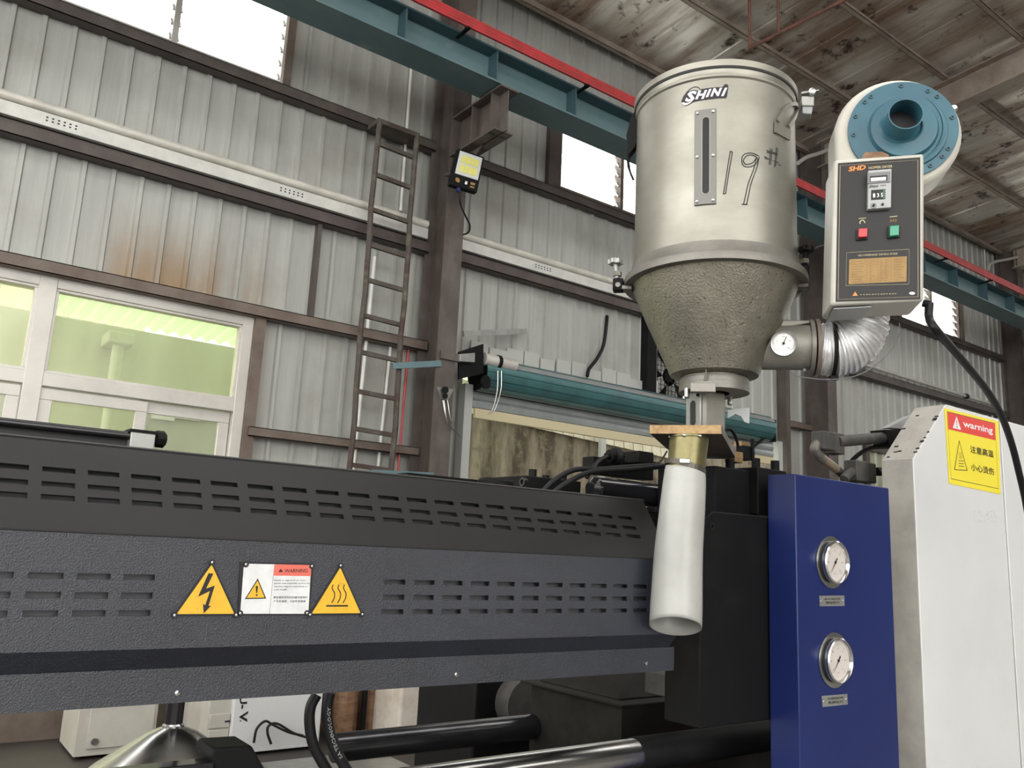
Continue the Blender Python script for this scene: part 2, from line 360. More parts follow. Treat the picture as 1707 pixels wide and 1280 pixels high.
# ------------------------------------------------------------------ columns
def column(x0, label, w=.185, extra=False):
    xm = x0+w/2; t = thing('steel_column', label, 'column', (xm, 6.0, 0), 'hall columns')
    top = roofz(YC)-.1
    MB().box(x0, x0+w, YC, YC+.014, 0, top).build('flange', m_steel, t)
    MB().box(x0, x0+w, YC+.31, YC+.324, 0, top).build('flange', m_steel, t)
    MB().box(xm-.005, xm+.005, YC+.01, YC+.315, 0, top).build('web', m_steel, t)
    zb, zt = Zr(3.30), Zr(3.665)      # corbel carrying the crane beam
    c = MB(); c.box(x0, x0+w, YC-.72, YC, zt-.014, zt); c.box(xm-.005, xm+.005, YC-.70, YC, zb, zt); c.box(x0, x0+w, YC-.66, YC, zb, zb+.012)
    c.box(x0+.01, x0+w-.01, YC-.58, YC-.568, zb, zt); c.box(x0+.01, x0+w-.01, YC-.30, YC-.288, zb, zt)
    c.prism([(xm-.005, YC, zb), (xm-.005, YC-.36, zb), (xm-.005, YC, zb-.24)], (.01, 0, 0))
    c.build('corbel', m_steel, t)
    MB().box(x0-.06, x0+w+.06, YC-.05, YC+.40, 0, .02).build('base_plate', m_steel, t)
    return t
column(3.485, 'brown steel column beside the ladder with a floodlight on its front')
column(9.055, 'dark brown steel column seen between the hopper and the control box')
column(14.66, 'dark steel column at the right edge behind the white cover')
# ------------------------------------------------------------------ crane beam and conductor rail
cb = thing('crane_beam', 'long teal steel crane beam with stiffener plates resting on the corbels', 'beam', (5, 5.25, Zr(3.68)))
zb = Zr(3.68); zt = Zr(3.985)
MB().box(-4, 21, 5.10, 5.40, zb, zb+.016).build('bottom_flange', m_teal, cb)
MB().box(-4, 21, 5.12, 5.38, zt-.016, zt).build('top_flange', m_tealdark, cb)
MB().box(-4, 21, 5.245, 5.255, zb+.01, zt-.01).build('web', m_teal, cb)
MB().box(-4, 21, 5.22, 5.28, zt, zt+.035).build('crane_rail', m_dark, cb)
x = .08
while x < 20:
    MB().prism([(x, 5.245, zb+.016), (x, 5.115, zb+.016), (x, 5.125, zt-.016), (x, 5.245, zt-.016)], (.012, 0, 0)).build('stiffener', m_tealdark, cb); x += .845
cr = thing('conductor_rail', 'red four-bar conductor rail running along the top of the teal crane beam', 'rail', (5, 5.06, Zr(4.05)))
for k in range(4):
    MB().box(-4, 21, 5.03+.004*k, 5.05+.004*k, Zr(3.985)+.027*k, Zr(4.007)+.027*k).build('bar', m_red, cr)
x = .6
while x < 20:
    MB().box(x, x+.03, 5.02, 5.2, Zr(3.965), Zr(3.98)).box(x, x+.03, 5.052, 5.066, Zr(3.965), Zr(4.09)).build('bracket', m_dark, cr); x += 1.25
# ------------------------------------------------------------------ windows
def frame_rect(mb, x0, x1, z0, z1, w, y0, y1):
    mb.box(x0, x1, y0, y1, z0, z0+w); mb.box(x0, x1, y0, y1, z1-w, z1); mb.box(x0, x0+w, y0, y1, z0+w, z1-w); mb.box(x1-w, x1, y0, y1, z0+w, z1-w)
w1 = struct('window_1', (0, YW, 0)); zh = Zr(1.635); zm = Zr(.945)
f = MB(); y0, y1 = YW-.05, YW+.05
f.box(-3, 2.07, y0, y1, zh-.075, zh+.02); f.box(-3, 2.07, y0, y1, zm-.045, zm+.045); f.box(-3, 2.07, y0, y1, .2, .28)
for xm, hw in ((2.03, .04), (.68, .055), (-1.0, .055), (-2.9, .05)): f.box(xm-hw, xm+hw, y0-.004, y1, .2, zh)
f.build('frame', m_alu, w1, .004)
PAN = [(.735, 1.99), (-.945, .625), (-2.85, -1.055)]
for a, b in PAN:
    fb = MB(); frame_rect(fb, a-.004, b+.004, zm+.041, zh-.07, .022, y0+.012, y1-.02); bead = fb.build('glazing_bead', m_alu, w1, .003)
    MB().box(a, b, YW-.004, YW+.004, zm+.04, zh-.07).build('pane', m_green, w1)
zl = zm-.055
for (a, b, yy, gm) in ((.735, 1.40, -.015, m_green), (1.34, 1.985, .02, m_clear), (.0, .62, -.015, m_clear), (-.94, .02, .02, m_green)):
    sf = MB(); frame_rect(sf, a, b, .3, zl, .075, YW+yy-.016, YW+yy+.016); sh = sf.build('sash', m_alu, w1, .003)
    MB().box(a+.07, b-.07, YW+yy-.003, YW+yy+.003, .37, zl-.07).build('pane', gm, sh)
def louvre(n, x0, x1, z0, z1, mulls, step=.115):
    w = struct('window_%d' % n, ((x0+x1)/2, YW, z0)); f = MB()
    f.box(x0, x1, YW-.05, YW+.04, z0, z0+.03); f.box(x0, x1, YW-.05, YW+.04, z1-.03, z1)
    edges = [x0]+list(mulls)+[x1]
    for xm in edges: f.box(xm-.022, xm+.022, YW-.055, YW+.045, z0, z1)
    f.build('frame', m_brown if n > 2 else m_alu, w)
    for a, b in zip(edges, edges[1:]):
        z = z0+.05
        while z < z1-.08:
            MB().obox((a+.025, YW-.035, z), (b-a-.05, 0, 0), (0, .055, step*.98), (0, .005, -.001)).build('louvre_blade', m_frost, w)
            c = MB()
            for xx in (a+.022, b-.036): c.obox((xx, YW-.045, z), (.014, 0, 0), (0, .055, step*.6), (0, .02, -.003))
            c.build('blade_clip', m_galv, w)
            z += step
louvre(2, -3, 2.085, Zr(3.575), Zr(4.95), (-.1-1.5, -.1, 1.24), .12)
louvre(3, 4.99, 7.39, Zr(3.59), Zr(4.74), (5.86, 6.6), .115)
louvre(4, 10.71, 13.26, Zr(3.57), Zr(4.74), (11.5, 12.4), .115)
# ------------------------------------------------------------------ white cable trunking with a pipe on top
def trunk(x0, x1, label):
    t = thing('cable_trunking', label, 'trunking', ((x0+x1)/2, YW-.15, Zr(2.62)))
    MB().box(x0, x1, YW-.165, YW-.05, Zr(2.605), Zr(2.70)).build('channel', m_trunk, t, .004)
    MB().cyl((x0, YW-.135, Zr(2.745)), (x1, YW-.135, Zr(2.745)), .036, 14).build('pipe', m_wpipe, t)
    for xc in [x0+.95+1.62*k for k in range(8)]:
        if xc > x1-.3: break
        mb = MB()
        for k in range(6):
            for q in range(2): mb.box(xc+.035*k, xc+.035*k+.013, YW-.1665, YW-.164, Zr(2.640)+.022*q, Zr(2.650)+.022*q)
        mb.build('vent_hole', m_ink, t, kind='stuff')
trunk(-.45, 3.46, 'white metal cable trunking under a white pipe, left of the ladder')
trunk(3.70, 9.0, 'white metal cable trunking under a white pipe, between column and hopper')
t = thing('conduit_pipe', 'thin white conduit pipe on the wall above the white cover', 'pipe', (11.9, YW-.12, Zr(2.70)))
MB().cyl((9.25, YW-.1, Zr(2.69)), (14.4, YW-.1, Zr(2.66)), .024, 10).build('tube', m_alu, t)
MB().cyl((13.2, YW-.1, Zr(2.667)), (13.28, YW-.1, Zr(2.666)), .04, 10).build('coupling', m_ink, t)
t = tag(MB().tube(curve([oY(1648, 450, 5.9), oY(1650, 441, 5.9), oY(1660, 436, 5.88), oY(1690, 430, 5.8), oY(1707, 424, 5.78), oY(1722, 420, 5.76)]), .022, 8).build('conduit_pipe', m_alu),
        'bent white conduit pipe above the red rail at the right edge', 'pipe')
tag(MB().tube([oY(1640, 400, YW-.05), oY(1648, 560, YW-.05), oY(1655, 720, YW-.05)], .011, 6).build('wall_wire', m_white), 'thin vertical white wire on the wall left of the black cable', 'wire')
# conduits behind the ladder
for (pa, pb, r_, lb) in (((687, 93), (668, 352), .014, 'white conduit behind the top of the ladder, down to the trunking'),
                        ((625, 428), (588, 790), .016, 'left white conduit behind the lower ladder rungs'),
                        ((651, 578), (629, 790), .013, 'right white conduit behind the lower ladder rungs')):
    tag(MB().cyl(oY(*pa, YW-.045), oY(*pb, YW-.045), r_, 8).build('wall_conduit', m_white), lb, 'pipe')
tag(MB().cyl(oY(681, 579, YW-.06), oY(662, 800, YW-.06), .010, 8).build('red_pipe', m_red), 'thin red vertical pipe right of the ladder', 'pipe')
# ------------------------------------------------------------------ ladder
yl = 5.9
lad = thing('steel_ladder', 'mossy brown steel ladder fixed to the wall left of the column', 'ladder', tuple(oY(620, 800, yl)))
TL, TR = oY(636, 204, yl), oY(696, 222, yl)
xl, xr = yl*.4815, yl*.5425
zt_ = TL.z
m_mossy = mat('mossy_steel', (.075, .062, .052), .75, 0, (.14, .14, .095), 9, .5, .72, bump=.8, bscale=60, col3=(.06, .035, .03), scale3=5, lo3=.5, hi3=.6)
for xx in (xl, xr): MB().tube([(xx+.006*math.sin(5*k+xx), yl+.005*math.sin(3*k), Zr(-.6)+(zt_-Zr(-.6))*k/16) for k in range(17)], .024, 8).build('rail', m_mossy, lad)
MB().box(xl-.02, xr+.02, yl-.02, yl+.16, zt_-.02, zt_+.02).build('top_bar', m_mossy, lad)
for px, py in ((637, 241.5), (632, 293), (621.5, 349.6), (620, 409), (615, 467), (610, 526.5), (608, 588), (603, 653), (594, 714.6), (590, 775)):
    z = oY(px, py, yl).z; MB().bar((xl, yl, z), (xr, yl, z-.012), .028, .034).build('rung', m_mossy, lad)
tie = tag(MB().bar(oY(654, 610, yl-.03), oY(735, 606, YC-.02), .02, .05).build('tie_bar', m_teal), 'teal flat bar joining the ladder to the column', 'bar')
tag(MB().bar(oY(618, 788, yl-.05), oY(722, 793, YC-.02), .03, .05).build('tie_bar', m_teal), 'lower teal bar at the ladder foot, just above the machine cover', 'bar')
# ------------------------------------------------------------------ floodlight
q = [oY(764, 247, 5.50), oY(808, 262, 5.50), oY(794, 321, 5.44), oY(750, 307, 5.44)]
fld = thing('floodlight', 'dark grey square LED floodlight with yellow diodes on the column', 'lamp', tuple((q[2]+q[3])/2))
ux = (q[1]-q[0]); uy = (q[0]-q[3]); un = ux.cross(uy).normalized()
if un.y > 0: un = -un
MB().obox(q[3]-un*.045, ux, uy, un*.045).build('housing', m_dark, fld, .006)
def fq(u0, u1, v0, v1, h0, h1): return MB().obox(q[3]+ux*u0+uy*v0+un*h0, ux*(u1-u0), uy*(v1-v0), un*(h1-h0))
fq(.08, .93, .32, .95, -.01, .004).build('lens', m_lampglass, fld, .003)
for i in range(2):
    for k in range(4): fq(.2+.16*k, .34+.16*k, .40+.25*i, .60+.25*i, .002, .007).build('led_panel', m_led, fld)
s = MB(); c = q[3]+ux*.22+uy*.16+un*.001; s.lathe([(.022, 0), (.022, .004)], c, un, 14); s.build('sensor', m_gold, fld)
fq(.50, .58, .12, .2, 0, .002).build('print', m_paper, fld); fq(.70, .86, .08, .12, 0, .002).build('print', m_gold, fld); fq(.70, .86, .16, .22, 0, .002).build('print', m_gold, fld)
MB().cyl(q[3]+ux*.36+un*-.02, q[3]+ux*.36-uy*.09+un*-.02, .016, 10).build('cable_gland', mat('blue_gland', (.02, .03, .14), .4), fld)
MB().bar(oY(742, 291, 5.81), oY(757, 288, 5.5), .02, .03).build('mount_bracket', m_girt, fld)
MB().tube(curve([oY(767, 316, 5.46), oY(767, 338, 5.5), oY(776, 360, 5.66), oY(783, 375, 5.7), oY(781, 387, 5.74), oY(772, 391, 5.79)]), .008, 8).build('cord', m_rubber, fld)
# ------------------------------------------------------------------ doorway shutter
sh = thing('roller_shutter', 'teal and grey roller shutter rolled up over the doorway', 'shutter', (6.2, 5.98, Zr(1.25)))
yr = 5.98; za = Zr(1.50); rr = .155
x0s, x1s = 4.02, 8.06
for k in range(14):       # wound slats
    a0 = R(-100+26*k-4); mb = MB()
    mb.lathe([(rr, 0), (rr, x1s-x0s)], (x0s, yr, za), (1, 0, 0), 5, (False, False), a0, a0+R(24))
    mb.lathe([(rr-.012, 0), (rr-.012, x1s-x0s)], (x0s, yr, za), (1, 0, 0), 3, (False, False), a0+R(23), a0+R(27))
    mb.build('wound_slat', m_doorteal if k % 5 else m_door, sh)
MB().cyl((x0s-.12, yr, za), (x1s+.1, yr, za), .05, 14).build('barrel', m_dark, sh)
for xx in (x0s, x1s): MB().lathe([(.03, 0), (rr-.01, 0), (rr-.01, .008), (.03, .008)], (xx-.004, yr, za), (1, 0, 0), 24).build('end_disc', m_dark, sh)
for k in range(3):
    z1_ = za-.06-.08*k; mb = MB()
    pr = [(0, 0), (-.014, -.012), (-.018, -.04), (-.014, -.068), (0, -.08)]
    for p, q_ in zip(pr, pr[1:]):
        mb.add([(4.02, YC+.26+p[0], z1_+p[1]), (8.3, YC+.26+p[0], z1_+p[1]), (8.3, YC+.26+q_[0], z1_+q_[1]), (4.02, YC+.26+q_[0], z1_+q_[1])], [(0, 1, 2, 3)])
    mb.build('slat', m_door, sh)
MB().box(4.06, 8.28, YC+.235, YC+.275, za-.385, za-.30).build('bottom_bar', m_rod, sh, .004)
for xx in (3.93, 8.36): MB().box(xx, xx+.08, YC+.22, YC+.32, 0, za-.1).build('guide_rail', m_flash, sh)
# bracket plate, motor and chain
br = oY(766, 580, 5.82)
MB().prism([oY(765, 586, 5.80), oY(806, 573, 5.80), oY(806, 622, 5.80), oY(765, 632, 5.80)], (0, .02, 0)).build('bracket_plate', m_dark, sh)
MB().prism([oY(767, 590, 5.74), oY(792, 588, 5.74), oY(792, 604, 5.74), oY(767, 602, 5.74)], (0, .07, 0)).build('terminal_box', m_galv, sh, .004)
MB().box(oY(735, 582, 5.785).x, oY(767, 582, 5.785).x, 5.775, 5.79, oY(740, 598, 5.78).z, oY(740, 585, 5.78).z).build('bracket_strap', m_steel, sh)
pa, pb = oY(806, 598, 5.86), oY(858, 610, 5.86)
MB().cyl(pa, pb, .055, 18).build('motor', m_alu, sh); MB().cyl(pa+(pb-pa)*.4, pa+(pb-pa)*.5, .062, 18).build('motor_band', m_dark, sh)
MB().lathe([(.01, 0), (.06, 0), (.06, .02), (.01, .02)], oY(808, 637, 5.78), (.35, -1, 0), 20).build('chain_wheel', m_dark, sh)
for dx, x2 in ((0, 0), (6, 4)):
    MB().tube(curve([oY(830+dx, 618, 5.78), oY(829+dx, 650, 5.78), oY(822+x2, 680, 5.78), oY(814+x2, 690, 5.78)]), .004, 5).build('pull_chain', m_bolt, sh)
MB().box(8.08, 8.10, 5.86, 6.10, za-.15, za+.10).build('end_bracket', m_dark, sh)
MB().bar(oY(1283, 722, 5.9), oY(1256, 745, 5.9), .02, .02).build('bracket_strut', m_dark, sh)
# pulley plate on the column with hanging wires
pl = thing('pulley_plate', 'small galvanised pulley plate with hanging steel wires on the column', 'pulley', tuple(oY(741, 665, YC-.01)))
MB().prism([oY(727, 645, YC), oY(755, 649, YC), oY(746, 667, YC), oY(735, 665, YC)], (0, -.012, 0)).build('plate', m_galv, pl)
MB().cyl(oY(742, 650, YC-.01), oY(742, 650, YC-.06), .03, 12).build('pulley_wheel', m_dark, pl); MB().cyl(oY(742, 660, YC-.01), oY(742, 660, YC-.05), .024, 12).build('pulley_wheel', m_dark, pl)
for a, b, c in (((738, 667), (745, 700), (757, 717)), ((746, 667), (752, 700), (766, 728)), ((740, 667), (747, 706), (770, 730))):
    MB().tube(curve([oY(*a, YC-.03), oY(*b, YC-.04), oY(*c, YC-.02)]), .004, 5).build('wire', m_bolt, pl)
tag(MB().bar(oY(772, 556, YW-.35), oY(877, 552, YW-.1), .02, .05).build('angle_bar', m_galv), 'loose galvanised angle bar sticking out of the wall above the shutter', 'bar')
tag(MB().tube(curve([oY(1012, 527, YW-.03), oY(1011, 540, YW-.06), oY(1006, 575, YW-.08), oY(995, 598, YW-.09), oY(982, 615, YW-.1), oY(979, 627, YW-.12)]), .018, 8).build('wall_cable', m_rubber), 'black cable hanging out of the wall above the shutter roll', 'cable')
# exhaust fan in its opening
fan = thing('exhaust_fan', 'dark exhaust fan behind a wire guard in the wall left of the hopper cone', 'fan', (6.76, YW, Zr(1.62)))
f = MB(); frame_rect(f, 6.38, 7.15, Zr(1.60), Zr(2.30), .045, YW-.06, YW+.16); f.build('casing', m_alu, fan)
c = V((6.765, YW+.08, Zr(1.95)))
MB().cyl(c, c+V((0, .1, 0)), .1, 16).build('motor', m_dark, fan)
for k in range(5):
    a = 2*math.pi*k/5; d = V((math.cos(a), 0, math.sin(a))); e = V((-math.sin(a), 0, math.cos(a)))
    MB().prism([c+d*.06-e*.05, c+d*.29-e*.1+V((0, .04, 0)), c+d*.29+e*.08, c+d*.06+e*.05], (0, .006, 0)).build('blade', m_galv, fan)
g = MB()
for k in range(13): g.box(6.42+.057*k, 6.425+.057*k, YW-.02, YW-.015, Zr(1.64), Zr(2.26))
for k in range(12): g.box(6.42, 7.11, YW-.022, YW-.017, Zr(1.66)+.052*k, Zr(1.665)+.052*k)
g.build('wire_guard', m_dark, fan, kind='stuff')
MB().box(6.40, 7.13, YW+.20, YW+.215, Zr(1.6), Zr(2.3)).build('back_shutter', m_dark, fan)
# rusty sprinkler pipe under the roof
sp = thing('sprinkler_pipe', 'thin rusty pipe with two hangers under the roof above the hopper', 'pipe', tuple(oZ(1250, 80, 4.9)))
m_rust = mat('red_rust_pipe', (.20, .085, .06), .6, .1, (.12, .06, .045), 8)
pa, pb = oZ(1250, 80, 4.9), oZ(1392, 8, 4.9); pb = pa+(pb-pa)*1.25
MB().cyl(pa, pb, .018, 8).build('pipe', m_rust, sp)
for px, py in ((1250, 80), (1298, 56)):
    p = oZ(px, py, 4.9); MB().cyl(p+V((0, 0, -.02)), V((p.x, p.y, roofz(p.y)-.01)), .015, 8).build('hanger', m_rust, sp)
# ------------------------------------------------------------------ outside the openings
# boundary wall with corrugated capping seen through the doorway
bw = thing('boundary_wall', 'stained concrete yard wall with a corrugated capping seen through the doorway', 'wall', (9, 8.7, 0))
YB = 8.7
MB().box(4.2, 19, YB, YB+.2, 0, Zr(1.75)).build('wall_slab', m_conc, bw)
MB().box(4.2, 19, YB-.10, YB, 0, Zr(.86)).build('base_course', m_conc, bw)
MB().cyl((4.2, YB-.2, Zr(.70)), (19, YB-.2, Zr(.70)), .07, 12).build('pipe', m_rod, bw)
pa = oY(771, 668, YB); pb = oY(1085, 742, YB); n = 42; L_ = pb-pa
for k in range(n):
    p = pa+L_*(k/n)*1.2; d = L_*(1.2/n)
    MB().obox(p+V((0, -.03-.012*(k % 2), -.14)), d*.94, (0, .02, 0), (0, .05, .42)).build('capping_tile', m_tilecap, bw)
MB().box(oY(1003, 745, YB-.12).x-.045, oY(1003, 745, YB-.12).x+.045, YB-.16, YB-.1, 0, Zr(1.8)).build('post', m_flash, bw)
# neighbouring building seen through the left window
nb = thing('neighbour_building', 'pale plastered building with a column and corrugated canopy seen through the green window', 'building', (1, 10.5, 0))
YN = 10.6
MB().box(-8, 6.0, YN, YN+.25, 0, oY(265, 556, YN+.1).z-.25).build('wall_slab', m_plaster, nb)
cp = oY(197, 570, YN-.25)
MB().cyl((cp.x, YN-.3, 0), (cp.x, YN-.3, cp.z-.02), .065, 20).build('column_shaft', m_plaster, nb)
MB().box(cp.x-.14, cp.x+.14, YN-.42, YN, cp.z-.05, cp.z+.09).build('column_capital', m_plaster, nb, .02)
zd = oY(265, 556, YN+.1).z; xc0 = oY(108, 500, 9.0).x
MB().box(-8, 6.0, YN, YN+.12, zd-.25, zd-.027).build('eaves_beam', m_plaster, nb)
for q in range(7):
    e = MB(); xa_ = xc0+.80*q; pts = [(xa_+.80*k/30, zd+.028*math.cos(2*math.pi*k/6)) for k in range(31)]
    for (p, q_) in zip(pts, pts[1:]):
        e.add([(p[0], 7.3, p[1]+.25), (q_[0], 7.3, q_[1]+.25), (q_[0], YN-.01, q_[1]), (p[0], YN-.01, p[1])], [(0, 1, 2, 3)])
    e.build('canopy_sheet', m_canopy, nb)
MB().box(xc0, 6, 8.6, 8.66, zd+.02, zd+.09).build('canopy_purlin', m_canopy, nb)
tf = thing('tiled_facade', 'bright far building clad in large pale tiles seen through the leftmost green pane', 'building', (-1, 15.2, 0))
MB().box(-9, 3.2, 15, 15.4, 0, Zr(6)).build('wall_slab', m_plaster, tf)
for r_ in range(5):
    for c_ in range(9): MB().box(-6+1.0*c_+.012, -5+1.0*c_-.012, 14.975, 15.0, Zr(2.2)+.75*r_+.01, Zr(2.2)+.75*(r_+1)-.01).build('tile', m_plaster, tf)
for x0_, x1_ in ((254, 290), (292, 333), (335, 377)):
    a, b_ = oY(x0_, 684, YN-.02), oY(x1_, 702, YN-.02); MB().box(a.x, b_.x, YN-.05, YN, b_.z, a.z).build('wall_block', m_white, nb)
# window in the third bay, low on the wall behind the pipes
w5 = struct('window_5', (12.3, YW, 0)); f = MB(); frame_rect(f, 10.45, 14.2, .2, Zr(1.62), .09, YW-.05, YW+.05); f.box(12.3, 12.4, YW-.05, YW+.05, .2, Zr(1.6))
f.build('frame', m_girt, w5)
MB().box(10.54, 12.3, YW-.004, YW+.004, .29, Zr(1.53)).build('pane', m_green, w5); MB().box(12.4, 14.11, YW-.004, YW+.004, .29, Zr(1.53)).build('pane', m_green, w5)

# ------------------------------------------------------------------ machine guard cover
YF = 1.5; X0c, X1c = -.42, 1.66
def slotted(o, ux, uv, u0, u1, v0, v1, slots, th):
    us = sorted({u0, u1, *[s[0] for s in slots], *[s[1] for s in slots]}); vs = sorted({v0, v1, *[s[2] for s in slots], *[s[3] for s in slots]})
    us = [u for u in us if u0 <= u <= u1]; o, ux, uv, th = V(o), V(ux), V(uv), V(th); mb = MB()
    def solid(i, j):
        if i < 0 or j < 0 or i >= len(us)-1 or j >= len(vs)-1: return False
        a, b = (us[i]+us[i+1])/2, (vs[j]+vs[j+1])/2
        return not any(s[0] < a < s[1] and s[2] < b < s[3] for s in slots)
    def P(i, j, k): return o+ux*us[i]+uv*vs[j]+th*k
    for i in range(len(us)-1):
        for j in range(len(vs)-1):
            if not solid(i, j): continue
            mb.add([P(i, j, 0), P(i+1, j, 0), P(i+1, j+1, 0), P(i, j+1, 0)], [(0, 1, 2, 3)])
            for (di, dj, a, b) in ((-1, 0, (i, j), (i, j+1)), (1, 0, (i+1, j), (i+1, j+1)), (0, -1, (i, j), (i+1, j)), (0, 1, (i, j+1), (i+1, j+1))):
                if not solid(i+di, j+dj): mb.add([P(*a, 0), P(*b, 0), P(*b, 1), P(*a, 1)], [(0, 1, 2, 3)])
    return mb
cov = thing('machine_cover', 'long black slotted machine guard with hazard signs across the front', 'machine guard', (.6, 1.6, Zr(-.28)))
rows = [(-.0785, -.069), (-.108, -.098), (-.1355, -.126)]
fs = [(.201+.0684*k, .201+.0684*k+.049, a, b) for k in range(-9, 3) for a, b in rows]+[(.816+.0684*k, .816+.0684*k+.048, a, b) for k in range(11) for a, b in rows]
fs = [s for s in fs if s[0] > X0c]
slotted((0, YF, CAMZ), (1, 0, 0), (0, 0, 1), X0c, X1c, -.188, -.006, fs, (0, .0045, 0)).build('front_panel', m_black, cov)
sd = V((0, .554, .832))
rv = [(.114, .1245), (.084, .095), (.0587, .0695)]
ss = [(.2065+.0685*k, .2065+.0685*k+.0495, a, b) for k in range(-8, 20) for a, b in rv]; ss = [s for s in ss if s[0] > X0c]
slotted((0, YF, Zr(-.006)), (1, 0, 0), sd, X0c, X1c-.03, .002, .183, ss, (0, .0037, -.0025)).build('sloped_panel', m_slope, cov)
MB().box(X0c, X1c-.03, YF+.1014, YF+.155, Zr(.1445), Zr(.1475)).build('top_lip', m_slope, cov)
MB().obox((X0c, YF, Zr(-.188)), (X1c-X0c, 0, 0), (0, .032, -.036), (0, .004, .003)).build('fold', m_black, cov)
MB().box(X0c, X1c+.02, YF+.031, YF+.036, Zr(-.281), Zr(-.224)).build('lower_panel', m_black, cov)
MB().box(X0c, X1c-.02, YF+.024, YF+.028, Zr(-.18), Zr(-.012)).build('inner_plate', m_backing, cov)
MB().obox((X0c, YF+.022, Zr(-.012)), (X1c-.05-X0c, 0, 0), sd*.17, (0, .003, -.002)).build('inner_plate', m_backing, cov)
for px, py in ((295, 1155), (760, 1124), (1077, 1106)):
    p = oY(px, py, YF+.031); MB().lathe([(.0045, 0), (.0045, .003), (.002, .004)], p, (0, -1, 0), 10).build('screw', m_chrome, cov)
MB().cyl((X0c, YF+.1, Zr(.146)), (X1c-.03, YF+.1, Zr(.146)), .0018, 6).build('edge_glint', m_edgeglint, cov); MB().cyl((X0c, YF+.0005, Zr(-.006)), (X1c-.03, YF+.0005, Zr(-.006)), .0016, 6).build('edge_glint', m_slope, cov)  # thin tubes added along the cover edges to show highlight lines
b = oY(1095, 850, 1.6); MB().box(b.x-.02, b.x+.04, 1.585, 1.62, b.z-.008, b.z+.008).build('hinge', m_dark, cov, .002)

def ribbon(mb, pts, w, n, lift=0, closed=False):
    pts = [V(p) for p in pts]; n = V(n).normalized(); k = len(pts); vs = []
    for i, p in enumerate(pts):
        a = pts[i-1] if (closed or i > 0) else p; c = pts[(i+1) % k] if (closed or i < k-1) else p
        s = (c-a).normalized().cross(n).normalized()*w/2; vs += [p-s+n*lift, p+s+n*lift]
    return mb.add(vs, [(2*i, 2*i+1, 2*((i+1) % k)+1, 2*((i+1) % k)) for i in range(k if closed else k-1)])
SP = YF-.0025; FN = V((0, -1, 0))
def sg(x, y, s=4.742, ox=280, oy=920): return oY(ox+x/s, oy+y/s, SP)
def plate(pts, name, m_, parent, lift=0, th=.002): return MB().prism([p+FN*lift for p in pts], -FN*th).build(name, m_, parent)
def shrink(pts, k):
    c = sum((V(p) for p in pts), V())/len(pts); return [c+(V(p)-c)*k for p in pts]
def rivets(pts, par):
    for p in pts:
        MB().lathe([(.0052, 0), (.0052, .0012)], p+FN*.001, FN, 14).build('washer', m_ink, par); MB().lathe([(.0028, 0), (.0024, .0022), (.001, .0028)], p+FN*.0012, FN, 10).build('rivet', m_chrome, par)
def tri_sign(pts, label):
    pts = [sg(*p) for p in pts]; o = plate(pts, 'hazard_triangle', m_ink, cov); o['label'] = label
    plate(shrink(pts, .90), 'yellow_face', m_yellow, o, .0012, .001); rivets(shrink(pts, .965), o); return o
t1 = tri_sign([(348, 72), (40, 505), (545, 502)], 'yellow high voltage triangle sign with a black bolt')
bolt = [(318, 168), (357, 170), (300, 288), (368, 264), (318, 425), (338, 424), (280, 484), (275, 408), (292, 420), (330, 308), (236, 352)]
mb = MB(); mb.add([sg(*p)+FN*.0016 for p in bolt], [tuple(range(len(bolt)))]); mb.build('bolt_symbol', m_ink, t1)
t2 = tri_sign([(1363, 98), (1112, 500), (1540, 496)], 'yellow hot surface triangle sign with three wavy lines')
mb = MB()
for cx in (1300, 1347, 1390):
    ribbon(mb, curve([sg(cx+4, 257), sg(cx-6, 285), sg(cx+14, 325), sg(cx+10, 365), sg(cx-10, 402)], 5), .0019, FN, .0018)
ribbon(mb, [sg(1247, 425), sg(1420, 424)], .0028, FN, .0018); mb.build('heat_symbol', m_ink, t2)
pc = [(570, 78), (1150, 90), (1118, 497), (552, 497)]
pp = [sg(*p) for p in pc]; wp = plate(pp, 'warning_plate', m_ink, cov); wp['label'] = 'white plate with a red WARNING band and a small yellow triangle'
plate([sg(600, 92), sg(1130, 103), sg(1108, 488), sg(570, 488)], 'white_face', m_signwhite, wp, .0010, .001); rivets([sg(614, 98), sg(1135, 112), sg(1096, 482), sg(568, 484)], wp)
plate([sg(840, 97), sg(1132, 103), sg(1128, 190), sg(830, 186)], 'red_band', m_signred, wp, .0013, .0008)
ribbon(MB(), [sg(830, 186), sg(800, 488)], .0005, FN, .0013).build('divider', m_ink, wp)
tt = [sg(708, 208), sg(605, 372), sg(775, 368)]
plate(tt, 'small_triangle', m_ink, wp, .0013, .0008); plate(shrink(tt, .84), 'triangle_face', m_yellow, wp, .0016, .0008)
mb = MB(); mb.add([sg(*p)+FN*.0021 for p in ((690, 268), (708, 268), (702, 322), (695, 322))], [(0, 1, 2, 3)]); mb.add([sg(*p)+FN*.0021 for p in ((692, 333), (704, 333), (704, 346), (692, 346))], [(0, 1, 2, 3)]); mb.build('exclamation_mark', m_ink, wp)
def write(body, pa, pb, par, m_, lift=.002, h=None, bold=0, shear=0, name='lettering', plane=SP, res=2, conv=sg):
    a, b_ = conv(*pa), conv(*pb); ux = (b_-a); w = ux.length; ux.normalize()
    n = FN if abs(ux.y) < 1e-4 else V((0, 0, 1)).cross(ux)*-1
    uz = V((0, 0, 1)) if abs(ux.z) < .05 else V((0, 0, 1))
    mb = MB(); flat(mb, fit2d(text2d(body, 1, bold, shear, 1, res), w, h), (a+b_)/2+n*lift, ux, uz)
    return mb.build(name, m_, par)
write('WARNING', (918, 148), (1100, 146), wp, m_ink, .0022)
